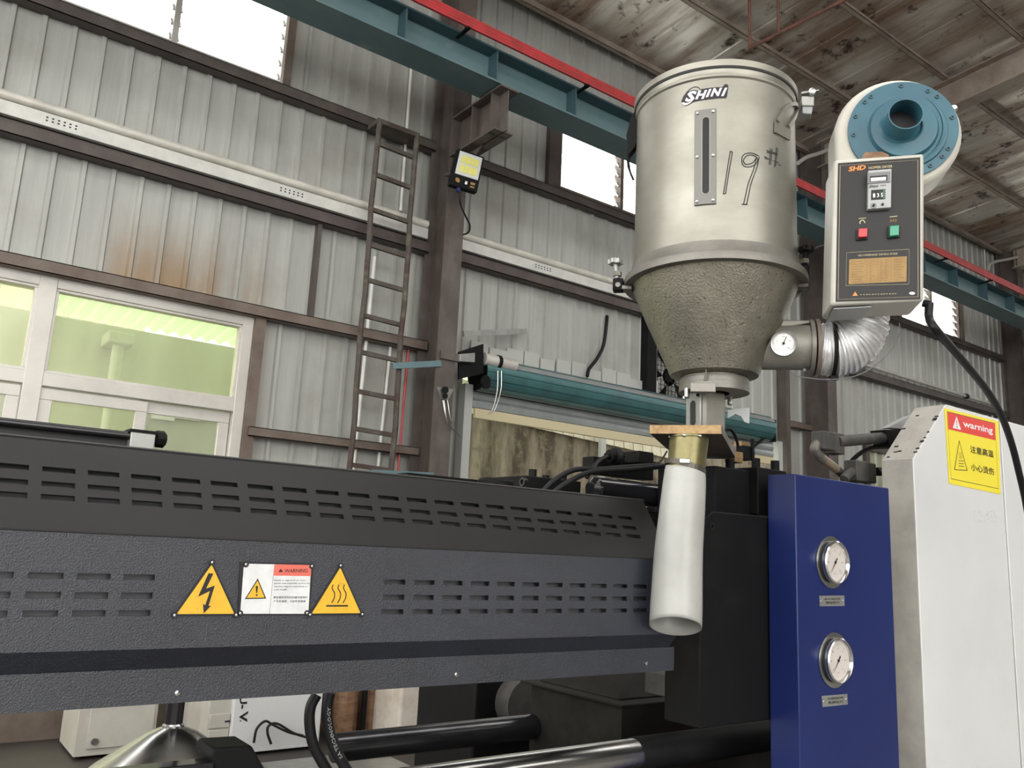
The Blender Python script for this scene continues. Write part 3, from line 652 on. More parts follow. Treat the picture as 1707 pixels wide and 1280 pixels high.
mb = MB(); mb.add([sg(*p)+FN*.0022 for p in ((888, 132), (870, 157), (906, 157))], [(0, 1, 2)]); mb.build('warning_symbol', m_ink, wp)
for k, (s_, w_) in enumerate((('Fumes or vapors from some', 250), ('plastic raw materials used in the', 285), ('machine may be hazardous to', 265), ('your health.', 105))):
    write(s_, (836, 224+24.5*k), (836+w_, 224+24.5*k), wp, m_ink, .0016, .0036, .004, res=1)
for k, (s_, w_) in enumerate((('某些塑胶原料在机器中使用时', 270), ('产生的烟雾，可能危害健康', 255))):
    write(s_, (830, 358+31*k), (830+w_, 358+31*k), wp, m_ink, .0016, .0042, .0, res=1)

# ------------------------------------------------------------------ rod, block and hydraulics behind the guard top
rod = thing('guide_rod_assembly', 'black guide rod ending in a galvanised block above the left of the guard', 'machine part', tuple(oY(120, 745, 1.64)))
a = oY(-60, 700.5, 1.65); bq = oY(222, 727, 1.65); MB().cyl((-.4, 1.65, bq.z), (bq.x, 1.65, bq.z), .0075, 14).build('rod', m_blackgloss, rod)
c0 = oY(219, 719, 1.64); c1 = oY(256, 757, 1.64)
MB().box(c0.x, c1.x, 1.64, 1.685, c1.z-.03, c0.z).build('block', m_galv, rod, .002)
MB().box(c0.x-.003, c1.x+.001, 1.639, 1.688, c0.z, c0.z+.005).build('cap_plate', m_dark, rod)
MB().box(-.4, c0.x, 1.662, 1.67, Zr(.1), bq.z-.004).build('back_strip', m_slope, rod)
k0 = oY(256, 731, 1.66); MB().lathe([(.012, 0), (.016, .004), (.016, .018), (.011, .022)], k0, (1, 0, 0), 8).build('knob', m_dark, rod)
vb = thing('valve_block', 'dark steel valve block with three cap bolts behind the guard', 'machine part', tuple(oY(915, 815, 1.85)))
p0, p1 = oY(876, 792, 1.85), oY(968, 830, 1.85); p0.x += .0
MB().box(p0.x, p1.x, 1.85, 2.02, p1.z-.1, p0.z).build('body', m_dark, vb, .003)
for px, y in ((888, 1.88), (910, 1.99), (939, 1.92)):
    p = oY(px, 790, y); MB().cyl((p.x, y, p0.z-.002), (p.x, y, p0.z+.022), .0115, 14).build('cap_bolt', m_dark, vb)
MB().lathe([(.013, 0), (.013, .012), (.007, .012), (.007, .004)], oY(870, 803, 1.86)+V((.012, 0, 0)), (-1, 0, 0), 16, (True, False)).build('port', m_blackgloss, vb)
dc = thing('round_flange', 'low dark round flange behind the guard, left of the valve block', 'machine part', tuple(oY(826, 806, 1.8)))
p = oY(826, 798, 1.86); MB().lathe([(.05, -.05), (.05, -.008), (.042, 0), (.02, .001)], p, (0, 0, 1), 28).build('flange', m_dark, dc)
p2 = oY(770, 798, 1.8); MB().box(p2.x-.1, p.x-.02, 1.9, 1.96, p.z-.05, p.z-.004).build('base_bar', m_dark, dc)
hc = thing('hydraulic_cylinder', 'gloss black hydraulic cylinder lying behind the guard under the hose', 'machine part', tuple(oY(1090, 830, 1.8)))
ca, cz = oY(992, 812, 1.82), oY(1150, 800, 1.82)
MB().cyl((ca.x, 1.82, ca.z-.005), (ca.x+.47, 1.82, ca.z-.005), .036, 32).build('tube', m_blackgloss, hc)
MB().lathe([(.02, 0), (.034, .012), (.036, .02)], (ca.x-.02, 1.82, ca.z-.005), (1, 0, 0), 32).build('end_cap', m_blackgloss, hc)
MB().box(ca.x-.03, ca.x+.35, 1.78, 1.95, ca.z-.25, ca.z-.06).build('cradle', m_dark, hc)
MB().box(ca.x-.1, ca.x+.35, 2.07, 2.09, ca.z-.25, ca.z+.0).build('back_plate', m_dark, hc)
for j, ys in enumerate(((822, 802, 786, 781), (822, 800, 780, 770))):
    pass
tag(MB().tube(curve([oY(900, 824, 1.75), oY(925, 800, 1.75), oY(958, 783, 1.75), oY(1000, 782, 1.75), oY(1050, 778, 1.76), oY(1085, 776, 1.77), oY(1110, 776, 1.8)]), .0075, 10).build('hydraulic_hose', m_rubber), 'upper black hose arching from the guard to the cable connector', 'hose')
tag(MB().tube(curve([oY(915, 827, 1.71), oY(945, 805, 1.71), oY(985, 787, 1.71), oY(1040, 783, 1.72), oY(1075, 780, 1.73), oY(1125, 776, 1.76)]), .0075, 10).build('hydraulic_hose', m_rubber), 'lower black hose arching over the valve block to the chute', 'hose')
sn = thing('cable_connector', 'black plug connector with a ribbed collar behind the guard', 'connector', tuple(oY(1050, 772, 1.85)))
a, b_ = oY(1010, 760, 1.86), oY(1060, 761, 1.86)
MB().lathe([(.010, 0), (.012, .012), (.020, .014), (.020, .03), (.024, .032), (.024, .05), (.019, .052), (.019, .062)], a, b_-a, 18).build('plug', m_dark, sn)
for k in range(4): MB().lathe([(.0245, 0), (.026, .0015), (.0245, .003)], a+(b_-a).normalized()*(.033+.0045*k), b_-a, 18, (False, False)).build('collar_ring', m_rubber, sn)
q0, q1 = oY(1061, 751, 1.85), oY(1086, 775, 1.85); MB().box(q0.x, q1.x, 1.84, 1.91, q1.z, q0.z).build('housing', m_dark, sn, .003)
q0, q1 = oY(989, 760, 1.90), oY(1090, 775, 1.90); MB().box(q0.x, q1.x, 1.90, 1.95, q1.z-.05, q0.z).build('base', m_dark, sn, .003)
MB().tube(curve([oY(1012, 760, 1.85), oY(998, 768, 1.83), oY(985, 785, 1.8), oY(978, 797, 1.8)]), .006, 8).build('lead', m_rubber, sn)
MB().tube(curve([oY(1086, 770, 1.86), oY(1100, 770, 1.86), oY(1112, 752, 1.88)]), .003, 6).build('lead', m_rubber, sn)

# ------------------------------------------------------------------ injection housing: black platen and top blocks
pt = thing('platen_block', 'black platen with a chamfered corner left of the blue panel', 'machine part', (1.86, 1.7, .3))
yp = 1.497
pl_ = [oY(1167, 869, yp), oY(1190, 852, yp), oY(1290, 850, yp)]
x_r = 2.07
zq = oY(1230, 1207, yp).z
poly = [V((pl_[0].x, yp, zq)), pl_[0], pl_[1], V((x_r, yp, pl_[1].z)), V((x_r, yp, zq))]
MB().prism(poly, (0, .12, 0)).build('plate', m_dark, pt, .004)
MB().box(.35, 1.7, 1.80, 2.06, Zr(-.02), Zr(.085)).build('barrel_beam', m_dark, pt)
p = oY(1186, 877, yp); MB().lathe([(.010, .000), (.010, .002), (.0055, .002), (.005, -.004)], p, FN, 18, (False, True)).build('socket_screw', m_blackgloss, pt)
p0, p1 = oY(1192, 776, 1.56), oY(1262, 852, 1.56)
MB().box(p0.x, p1.x, 1.56, 1.78, p1.z-.02, p0.z).build('top_block', m_dark, pt, .003)
p0, p1 = oY(1263, 778, 1.53), oY(1312, 850, 1.53)
MB().box(p0.x, p1.x, 1.53, 1.75, p1.z-.02, p0.z).build('top_block', m_dark, pt, .003)
for px, py, y in ((1217, 773, 1.62), (1260, 771, 1.66), (1292, 775, 1.62)):
    p = oY(px, py, y); MB().cyl(p+V((0, 0, -.02)), p+V((0, 0, .013)), .0135, 16).build('cap_bolt', m_dark, pt)
# small clutter on the block behind the slide plate
gh = tag(MB().tube(curve([oY(1204, 715, 1.55), oY(1218, 716, 1.56), oY(1226, 728, 1.57), oY(1230, 742, 1.58), oY(1231, 752, 1.58)]), .0045, 8).build('grip_handle', m_dark), 'thin curved dark handle at the right end of the brass edged plate', 'handle')
cl = thing('clamp_bracket', 'small brass clamp below the right end of the slide plate', 'clamp', tuple(oY(1236, 770, 1.6)))
a, b_ = oY(1226, 752, 1.6), oY(1239, 772, 1.6); MB().box(a.x, b_.x, 1.6, 1.64, b_.z, a.z).build('jaw', m_brassedge, cl, .002)
a, b_ = oY(1240, 742, 1.63), oY(1252, 768, 1.63); MB().box(a.x, b_.x, 1.63, 1.66, b_.z, a.z).build('lug', m_dark, cl, .002)
MB().cyl(oY(1254, 732, 1.63), oY(1255, 768, 1.63), .006, 10).build('stud', m_dark, cl)
MB().box(oY(1236, 738, 1.66).x, oY(1250, 738, 1.66).x, 1.66, 1.69, oY(1240, 744, 1.66).z, oY(1240, 736, 1.66).z).build('gold_nut', m_brassedge, cl)

# ------------------------------------------------------------------ blue gauge panel
YB_ = 1.40
bp = thing('gauge_panel', 'deep blue upright panel with two pressure gauges', 'machine panel', (2.26, 1.45, .1))
xa, xb, zt = 1.441*YB_, 1.786*YB_, Zr(.243)
MB().box(xa, xb, YB_, YB_+.092, .1, zt).build('body', m_bluepaint, bp, .003)
def gauge(px, py, ptop, pbot, lab):
    c = oY(px, py, YB_); r = (oY(px, ptop, YB_).z-oY(px, pbot, YB_).z)/2
    g = MB().lathe([(r*.78, .001), (r, .001), (r, .003), (r*.8, .0035)], c, FN, 40, (False, False)).build('pressure_gauge', m_bolt, bp); g['label'] = lab
    MB().lathe([(r*.79, .002), (r*.79, .016)], c, FN, 40, (False, False)).build('case', m_ink, g)
    MB().lathe([(r*.70, .012), (r*.72, .020), (r*.77, .024), (r*.82, .021), (r*.82, .012), (r*.79, .01)], c, FN, 40, (False, False)).build('bezel', m_chrome, g)
    MB().lathe([(.0001, .013), (r*.72, .013)], c, FN, 40, (False, False)).build('dial', m_dial, g)
    mk = MB(); d0 = c+FN*.0135
    for k in range(31):
        a = R(225-9*k); d = V((math.cos(a), 0, math.sin(a))); l = .10 if k % 5 == 0 else .05
        ribbon(mk, [d0+d*r*.62, d0+d*r*(.62-l)], .0006 if k % 5 else .0009, FN)
    mk.build('scale_marks', m_ink, g)
    nm = MB()
    for k, s_ in enumerate(('0', '40', '80', '120', '160', '200', '250')):
        a = R(225-45*k); flat(nm, fit2d(text2d(s_, 1, res=1), .0035 if len(s_) == 1 else .006, .0045), d0+V((math.cos(a), 0, math.sin(a)))*r*.45, (1, 0, 0), (0, 0, 1))
    flat(nm, fit2d(text2d('bar', 1, res=1), .007), d0+V((0, 0, -r*.42)), (1, 0, 0), (0, 0, 1)); nm.build('numerals', m_ink, g)
    a = R(232); d = V((math.cos(a), 0, math.sin(a))); e = V((-d.z, 0, d.x)); n = MB()
    n.add([d0+FN*.002-d*r*.2-e*.0022, d0+FN*.002-d*r*.2+e*.0022, d0+FN*.002+d*r*.2+e*.0012, d0+FN*.002+d*r*.6, d0+FN*.002+d*r*.2-e*.0012], [(0, 1, 2, 3, 4)])
    n.lathe([(.0035, 0), (.0035, .003)], d0, FN, 10); n.build('needle', m_ink, g)
    MB().lathe([(.0001, .0185), (r*.71, .0185)], c, FN, 32, (False, False)).build('glass', m_gauge, g)
gauge(1385, 937, 893, 980, 'upper pressure gauge on the blue panel')
gauge(1390, 1100, 1053, 1146, 'lower pressure gauge on the blue panel')
def nameplate(c, l1, l2):
    pts = [oY(*p, YB_-.001) for p in c]; o = plate(pts, 'name_plate', m_galv, bp)
    for t in (.06, .94):
        p = (pts[0]+(pts[1]-pts[0])*t+pts[3]+(pts[2]-pts[3])*t)/2; MB().lathe([(.0035, 0), (.002, .002)], p, FN, 10).build('rivet', m_chrome, o)
    cm = (pts[0]+pts[1]+pts[2]+pts[3])/4; ux = (pts[1]-pts[0]).normalized(); w = (pts[1]-pts[0]).length; uz = V((0, 0, 1))
    mb = MB(); flat(mb, fit2d(text2d(l1, 1, .01, res=1), w*.62, .005), cm+uz*.0055+FN*.0012, ux, uz); flat(mb, fit2d(text2d(l2, 1, .01, res=1), w*.55, .0075), cm-uz*.0045+FN*.0012, ux, uz)
    mb.build('lettering', m_ink, o)
nameplate([(1366, 993), (1407.5, 992.5), (1408, 1010), (1367, 1010.5)], 'BACK PRESSURE', '背压压力')
nameplate([(1370, 1160), (1412.5, 1156.5), (1413.5, 1174), (1371.5, 1178.5)], 'SYSTEM PRESSURE', '系统压力')

# ------------------------------------------------------------------ white heat guard
hg = thing('white_guard', 'large white machine guard with a yellow warning sticker at the right edge', 'machine guard', (3.3, 1.45, .1))
xl_, xm_, xr_ = 1.897*YB_, 3.282, 4.3; zc_, zt_ = Zr(.249*YB_), Zr(.401*YB_); xk = 2.064*YB_
MB().prism([(xl_, YB_, .1), (xl_, YB_, zc_), (xk, YB_, zt_), (xm_, YB_, zt_), (xm_, YB_, .1)], (0, .006, 0)).build('front_sheet', m_whitepaint, hg, .002)
MB().prism([(xm_+.005, YB_-.003, .1), (xm_+.005, YB_-.003, zt_), (xr_, YB_-.003, zt_), (xr_, YB_-.003, .1)], (0, .006, 0)).build('front_sheet', m_whitepaint, hg, .002)
dp = .105
MB().obox((xl_, YB_+.004, .1), (.004, 0, 0), (0, dp, 0), (0, 0, zc_-.1-.001)).build('side_sheet', m_shadedpaint, hg)
MB().obox((xl_, YB_+.004, zc_), (.003, 0, -.003), (0, dp, 0), (xk-xl_, 0, zt_-zc_)).build('chamfer_sheet', m_shadedpaint, hg)
MB().box(xk-.003, xr_, YB_+.004, YB_+.004+dp, zt_-.003, zt_).build('top_sheet', m_shadedpaint, hg)
chips = MB()
for k in range(26):
    t = random.random(); x = xl_+(xk-xl_)*t; z = zc_+(zt_-zc_)*t; s_ = .002+.004*random.random(); y = YB_+.004 if k % 3 else YB_+.06+.045*random.random()
    if k > 15: x = xk+.3*random.random()**2; z = zt_; t = 1
    chips.obox((x-.001, y-.003, z-.0015), (s_, 0, s_*.8 if t < 1 else 0), (0, .006+.008*random.random(), 0), (-.0015, 0, .0025))
chips.build('paint_chips', m_ink, hg, kind='stuff')
# sticker
S0, S1, S2, S3 = oY(1574, 680, YB_-.001), oY(1664.5, 702.5, YB_-.001), oY(1668, 824, YB_-.001), oY(1582, 806, YB_-.001)
def sk(u, v, lift=0): return S0+(S1-S0)*u*(1-v)+(S3-S0)*v*(1-u)+(S2-S0)*u*v+FN*lift
def skq(u0, u1, v0, v1, name, m_, l, par): return MB().add([sk(u0, v0, l), sk(u1, v0, l), sk(u1, v1, l), sk(u0, v1, l)], [(0, 1, 2, 3)]).build(name, m_, par)
st = MB().prism([sk(0, 0), sk(1, 0), sk(1, 1), sk(0, 1)], FN*.0006).build('warning_sticker', m_lemon, hg); st['label'] = 'yellow and red warning sticker about high temperature'
mb = MB(); ribbon(mb, [sk(.04, .04), sk(.92, .04), sk(.95, .93), sk(.04, .93)], .0022, FN, .0009, True); mb.build('border_line', m_ink, st)
skq(.045, .925, .045, .275, 'red_band', m_stickred, .0011, st)
u = (S1-S0).normalized()
def sktext(body, u0, u1, v, h, m_, bold=0):
    a, b_ = sk(u0, v, .0016), sk(u1, v, .0016); mb = MB(); d = (b_-a); flat(mb, fit2d(text2d(body, 1, bold), d.length, h), (a+b_)/2, d.normalized(), (S0-S3).normalized()); mb.build('lettering', m_, st)
sktext('warning', .31, .87, .165, .030, m_paper, .02)
mb = MB(); mb.add([sk(.20, .075, .0015), sk(.12, .245, .0015), sk(.27, .245, .0015)], [(0, 1, 2)]); mb.build('warning_triangle', m_paper, st)
mb = MB(); mb.add([sk(.19, .13, .0019), sk(.205, .13, .0019), sk(.2, .20, .0019), sk(.194, .20, .0019)], [(0, 1, 2, 3)]); mb.add([sk(.19, .21, .0019), sk(.205, .21, .0019), sk(.205, .23, .0019), sk(.19, .23, .0019)], [(0, 1, 2, 3)]); mb.build('exclamation_mark', m_stickred, st)
sktext('注意高温', .42, .87, .475, .026, m_ink, .012); sktext('小心烫伤', .42, .87, .715, .026, m_ink, .012)
mb = MB(); ribbon(mb, [sk(.225, .40, .0014), sk(.11, .80, .0014), sk(.345, .775, .0014)], .0055, FN, 0, True)
for k in range(3):
    ribbon(mb, [sk(.19, .67+.035*k, .0014), sk(.29, .66+.035*k, .0014)], .002, FN); ribbon(mb, [sk(.215+.02*k, .55, .0014), sk(.205+.02*k, .58, .0014), sk(.22+.02*k, .61, .0014), sk(.21+.02*k, .64, .0014)], .0014, FN)
mb.build('hot_surface_symbol', m_ink, st)
mb = MB(); rnd = random.Random(3)
for k in range(40):
    a = oY(1617+22*rnd.random() if k < 16 else 1640+20*rnd.random(), 851+18*rnd.random(), YB_-.0006); ribbon(mb, [a, a+V((.006*rnd.random()+.002, 0, -.006*rnd.random()))], .0009, FN)
mb.build('worn_label_residue', m_backing, hg, kind='stuff')

# ------------------------------------------------------------------ pipework behind the blue panel
pw = thing('hydraulic_pipe', 'dark hydraulic pipe loop with two flange fittings behind the blue panel', 'pipe', tuple(oY(1420, 800, 1.62)))
m_fit = mat('dusty_black_fitting', (.045, .043, .041), .65, 0, (.075, .07, .065), 12)
def pb(x0, y0, x1, y1, Y, d, name, m_=m_fit, bv=.004):
    a, b_ = oY(x0, y0, Y), oY(x1, y1, Y); return MB().box(a.x, b_.x, Y, Y+d, b_.z, a.z).build(name, m_, pw, bv)
pb(1373, 717, 1395, 752, 1.6, .05, 'flange'); pb(1391, 720, 1409, 758, 1.63, .05, 'flange')
MB().cyl(oY(1395, 736, 1.64), oY(1500, 727, 1.64), .020, 20).build('pipe', m_fit, pw)
MB().tube(curve([oY(1380, 735, 1.63), oY(1366, 738, 1.63), oY(1358, 747, 1.63), oY(1364, 759, 1.63), oY(1372, 767, 1.63)]), .0165, 14).build('elbow', mat('dusty_elbow', (.22, .20, .17), .5, .3, (.12, .11, .1), 20), pw)
MB().cyl(oY(1368, 762, 1.63), oY(1394, 782, 1.63), .0155, 16).build('sleeve', mat('bronze_sleeve', (.36, .29, .21), .35, .6), pw)
MB().cyl(oY(1392, 780, 1.63), oY(1425, 808, 1.63), .0145, 16).build('lower_pipe', m_fit, pw)
MB().tube(curve([oY(1407, 799, 1.6), oY(1414, 790, 1.6), oY(1424, 785, 1.6), oY(1436, 784, 1.6)]), .0165, 14).build('elbow', m_fit, pw)
pb(1428, 766, 1449, 804, 1.58, .05, 'flange'); pb(1446, 770, 1462, 806, 1.61, .05, 'flange')
MB().cyl(oY(1460, 786, 1.62), oY(1500, 786, 1.62), .017, 6).build('hex_nut', m_dark, pw)
MB().tube(curve([oY(1413, 785, 1.66), oY(1420, 768, 1.66), oY(1440, 752, 1.66), oY(1462, 745, 1.66), oY(1500, 745, 1.66)]), .008, 10).build('hose', m_rubber, pw)
MB().prism([oY(1476, 716, 1.62), oY(1520, 716, 1.62), oY(1520, 742, 1.62), oY(1482, 742, 1.62)], (0, .06, 0)).build('bracket', m_dark, pw)
MB().prism([oY(1480, 713, 1.63), oY(1520, 692, 1.63), oY(1520, 716, 1.63)], (0, .03, 0)).build('wedge_cover', m_greyplate, hg)
# ------------------------------------------------------------------ hopper dryer (swung out over the front of the guard)
HD = 2.2; HA = R(50.13); HC = V((HD*math.sin(HA), HD*math.cos(HA), CAMZ))
EX = V((math.cos(R(48)), -math.sin(R(48)), 0)); EY = V((math.sin(R(48)), math.cos(R(48)), 0)); UZ = V((0, 0, 1))
def hl(x, y, z): return HC+EX*x+EY*y+UZ*z                     # hopper-local to world, z above the camera height
def hp(px, py, ly):
    d = ray(px, py); t = ((HC+EY*ly)-CAM).dot(EY)/d.dot(EY); return CAM+d*t
def cyl(px, py, r):                                           # the point of a vertical cylinder about the hopper axis seen at a pixel
    d = ray(px, py); a = d.x**2+d.y**2; b = -2*(d.x*HC.x+d.y*HC.y); c = HC.x**2+HC.y**2-r*r
    D = max(b*b-4*a*c, 0); return CAM+d*((-b-math.sqrt(D))/(2*a))
def cth(p): v = p-HC; return math.atan2(v.dot(EX), -v.dot(EY))   # angle around the axis, 0 = towards the viewer
def cpt(th, z, r): return V((HC.x, HC.y, z))+EX*r*math.sin(th)-EY*r*math.cos(th)
RB = .2118
hz = lambda y, r: cyl(1193, y, r).z
z_b0 = hz(402, RB); z_top = hz(128, RB); z_f0 = hz(430, .237); z_f1 = hz(416, .237)
hop = thing('hopper_dryer', 'large dull stainless hopper with a conical base standing on the slide plate', 'hopper', (HC.x, HC.y, CAMZ+.31))
AX = V((HC.x, HC.y, 0))
bar_ = MB().lathe([(RB-.004, z_b0-.02), (RB, z_b0-.02), (RB, z_top-.004), (RB+.004, z_top), (RB+.004, z_top+.006), (RB-.004, z_top+.006)], AX, UZ, 96, (False, False)).build('barrel', m_barrel, hop)
z_l = hz(119, .216)
MB().lathe([(RB+.001, z_top+.004), (.2155, z_top+.010), (.2165, z_l+.012), (.220, z_l+.014), (.221, z_l+.030), (.214, z_l+.036), (.05, z_l+.055), (.0001, z_l+.056)], AX, UZ, 96, (False, False)).build('lid', m_barrel, hop)
MB().lathe([(.2160, z_l+.008), (.2185, z_l+.008), (.2185, z_l+.013), (.2160, z_l+.013)], AX, UZ, 96, (False, False)).build('lid_gasket', m_ink, hop)
MB().lathe([(RB-.006, z_b0+.004), (RB+.006, z_b0+.002), (RB+.008, z_b0-.010), (.2275, z_f1+.004), (.236, z_f1), (.238, z_f1-.006), (.2375, z_f0), (.205, z_f0-.001)], AX, UZ, 96, (False, False)).build('clamp_ring', m_ring, hop)
z_c = hp(1190, 634, 0).z
cpf = [(.2085, z_f0+.002)]
for px, py in ((1052, 480), (1058, 494), (1067, 515), (1078, 541), (1092, 571), (1106, 602), (1117, 627)):
    q_ = hp(px, py, 0); cpf.append((-(q_-HC).dot(EX)*.998, q_.z))
cpf = [c_ for c_ in cpf if c_[1] > z_c+.006]+[(.0835, z_c+.004), (.0835, z_c-.004)]
MB().lathe(cpf, AX, UZ, 80, (False, False)).build('cone', m_cone, hop)
z_g = hp(1190, 656, 0).z
MB().lathe([(.06, z_c), (.0875, z_c), (.089, z_c-.004), (.089, z_g+.018), (.0885, z_g+.016), (.0895, z_g+.012), (.0895, z_g), (.04, z_g)], AX, UZ, 48, (False, False)).build('base_flange', m_ring, hop)
a, b = hp(1151, 638, -.093), hp(1193, 653, -.093); MB().obox(V((a.x, a.y, b.z)), V((b.x-a.x, b.y-a.y, 0)), UZ*(a.z-b.z), EY*.02).build('flange_lug', m_cast, hop, .001)
a = hp(1177, 612, -.105); b = hp(1177, 634, -.088); MB().prism([a, b-EX*.006, b+EX*.006], EY*.02).build('cone_rib', m_cast, hop)
for px, py, ly in ((1145, 659, -.055), (1217, 671, .05), (1163, 668, .04)):
    p = hp(px, py, ly); MB().lathe([(.007, z_g-p.z+.002), (.007, -.004), (.004, -.007)], p, UZ, 10, (True, True)).build('flange_bolt', m_bolt, hop)
# throat on the slide plate
z_p = hp(1143, 708.5, -.115).z; z_pb = hp(1143, 722.5, -.115).z
ct = hl(-.012, 0, 0); th = R(39); s = .073
d1 = (EX*math.cos(th)+EY*math.sin(th)); d2 = (-EX*math.sin(th)+EY*math.cos(th))
c0 = hp(1174, 690, -.05); o = V((c0.x, c0.y, z_p))
MB().obox(o, d1*s, d2*s, UZ*(z_g-z_p+.002)).build('throat', m_cast, hop, .008)
o2 = o-d1*.006; MB().obox(o2+d2*.008, d2*(s-.016), d1*.006, UZ*(z_g-z_p)).build('sight_plate', m_galv, hop, .002)
pl2 = o2-d1*.0006; mb = MB()
sl = [(s*.5+.011*math.cos(R(a)), .035+(.014 if R(a) < math.pi else -.03)+.011*math.sin(R(a))) for a in range(0, 360, 20)]
mb.add([pl2+d2*u_+UZ*(v_+.018) for u_, v_ in sl], [tuple(range(len(sl)))]); mb.build('sight_slot', m_ink, hop)
for u_ in (.016, s-.016): MB().lathe([(.0045, 0), (.0045, .003)], pl2+d2*u_+UZ*(z_g-z_p-.012), -d1, 10).build('screw', m_dark, hop)
gp = [(1213, 683), (1250, 679), (1249, 706), (1241, 703), (1236, 694), (1226, 690), (1213, 697)]
MB().prism([hp(*p, .03) for p in gp], EY*.004).build('shut_off_plate', m_greyplate, hop)
# sight glass on the barrel
def patch(mb, t0, t1, za, zb, r0, r1, n=6):
    vs = []; fs = []
    for i in range(n+1):
        t = t0+(t1-t0)*i/n
        vs += [cpt(t, za, r0), cpt(t, zb, r0), cpt(t, za, r1), cpt(t, zb, r1)]
    for i in range(n):
        k = 4*i; fs += [(k+2, k+6, k+7, k+3), (k, k+1, k+5, k+4), (k, k+4, k+6, k+2), (k+1, k+3, k+7, k+5)]
    fs += [(0, 2, 3, 1), (4*n, 4*n+1, 4*n+3, 4*n+2)]; return mb.add(vs, fs)
A, B_ = cyl(1157.5, 262, RB+.003), cyl(1194, 260, RB+.003); tA, tB = cth(A), cth(B_); zA, zB = cyl(1172, 341, RB+.003).z, cyl(1178, 182, RB+.003).z
sgp = patch(MB(), tA, tB, zA, zB, RB-.002, RB+.0045).build('sight_glass', m_sightframe, hop, .001); sgp['label'] = 'narrow grey framed sight glass down the front of the barrel'
t0_, t1_ = tA+(tB-tA)*.36, tA+(tB-tA)*.70; zs0, zs1 = cyl(1172, 325, RB).z, cyl(1178, 196, RB).z
def slotring(k, m_, nm, r):
    pts = []; hw = (t1_-t0_)/2*k; tc = (t0_+t1_)/2; ch = hw*RB
    for a in range(0, 181, 20): pts.append((tc+hw*math.cos(R(a)), zs1-ch/k+ch*math.sin(R(a))))
    for a in range(180, 361, 20): pts.append((tc+hw*math.cos(R(a)), zs0+ch/k+ch*math.sin(R(a))))
    mb = MB(); mb.add([cpt(t, z, r) for t, z in pts], [tuple(range(len(pts)))]); mb.build(nm, m_, sgp)
slotring(1.12, m_cast, 'slot_rim', RB+.0049); slotring(.9, mat('dark_glass', (.018, .018, .018), .3, spec=.2), 'glass', RB+.0054)
for u_ in (.14, .86):
    for v_ in (.035, .5, .965):
        p = cpt(tA+(tB-tA)*u_, zA+(zB-zA)*v_, RB+.0045); nrm = (p-V((HC.x, HC.y, p.z))).normalized()
        MB().lathe([(.0042, 0), (.0036, .003), (.0015, .0042)], p, nrm, 10).build('screw', m_bolt, sgp)
# logo sticker, mapped on the barrel through a pixel-to-surface unwrapping
def lg(x, y): return cyl(1130+x/17.07, 120+y/17.07, RB+.0006)
def wrap(vs2, fs, m_, nm, par, r):                            # flat shapes given as surface points, cut into narrow strips and rolled round the barrel
    bm = bmesh.new(); q = [bm.verts.new((cth(p), p.z, 0)) for p in vs2]
    for f in fs:
        try: bm.faces.new([q[i] for i in f])
        except ValueError: pass
    bmesh.ops.triangulate(bm, faces=bm.faces)
    for k in range(-40, 41): bmesh.ops.bisect_plane(bm, geom=bm.verts[:]+bm.edges[:]+bm.faces[:], plane_co=(k*.04, 0, 0), plane_no=(1, 0, 0))
    bm.verts.index_update(); mb = MB(); mb.add([cpt(v.co.x, v.co.y, r) for v in bm.verts], [tuple(v.index for v in f.verts) for f in bm.faces]); bm.free()
    return mb.build(nm, m_, par)
def onbar(pts, m_, nm, par, lift=0): return wrap([lg(*p) for p in pts], [tuple(range(len(pts)))], m_, nm, par, RB+.0006+lift)
out = [(95, 840), (150, 700), (250, 560), (360, 460), (470, 410), (560, 415), (610, 445), (635, 490), (900, 450), (1270, 425), (1330, 350), (1390, 340), (1440, 385), (1435, 470), (1400, 690), (1370, 745), (1130, 752), (820, 790), (480, 845), (400, 880), (280, 950), (190, 968), (120, 930)]
lgo = onbar(out, m_ink, 'logo_sticker', hop); lgo['label'] = 'black oval SHINI logo sticker'
onbar([(310, 545), (390, 480), (480, 445), (560, 450), (610, 490), (620, 520), (560, 540), (520, 515), (430, 515)], m_barrel, 'logo_crescent', lgo, .0005)
onbar([(110, 880), (160, 865), (210, 885), (300, 875), (420, 830), (360, 880), (270, 935), (190, 950), (130, 920)], m_paper, 'logo_swoosh', lgo, .0005)
m_logo = mat('logo_lilac_white', (.60, .57, .62), .5)
for ch_, x0_, x1_, ya, yb, in (('S', 205, 540, 545, 850), ('H', 490, 840, 525, 775), ('I', 790, 960, 490, 720), ('N', 920, 1260, 460, 695), ('I', 1225, 1410, 455, 690)):
    t_ = text2d(ch_, 1, .05, .38 if ch_ != 'S' else .3); vs, fs_ = t_
    a0 = min(v[0] for v in vs); a1 = max(v[0] for v in vs); b0 = min(v[1] for v in vs); b1 = max(v[1] for v in vs)
    ps = []
    for vx, vy in vs:
        q_ = lg(x0_+(vx-a0)/(a1-a0)*(x1_-x0_), yb+(vy-b0)/(b1-b0)*(ya-yb)-(((vx-a0)/(a1-a0))-.5)*(x1_-x0_)*.06)
        ps.append(q_)
    wrap(ps, fs_, m_logo, 'letter', lgo, RB+.0016)
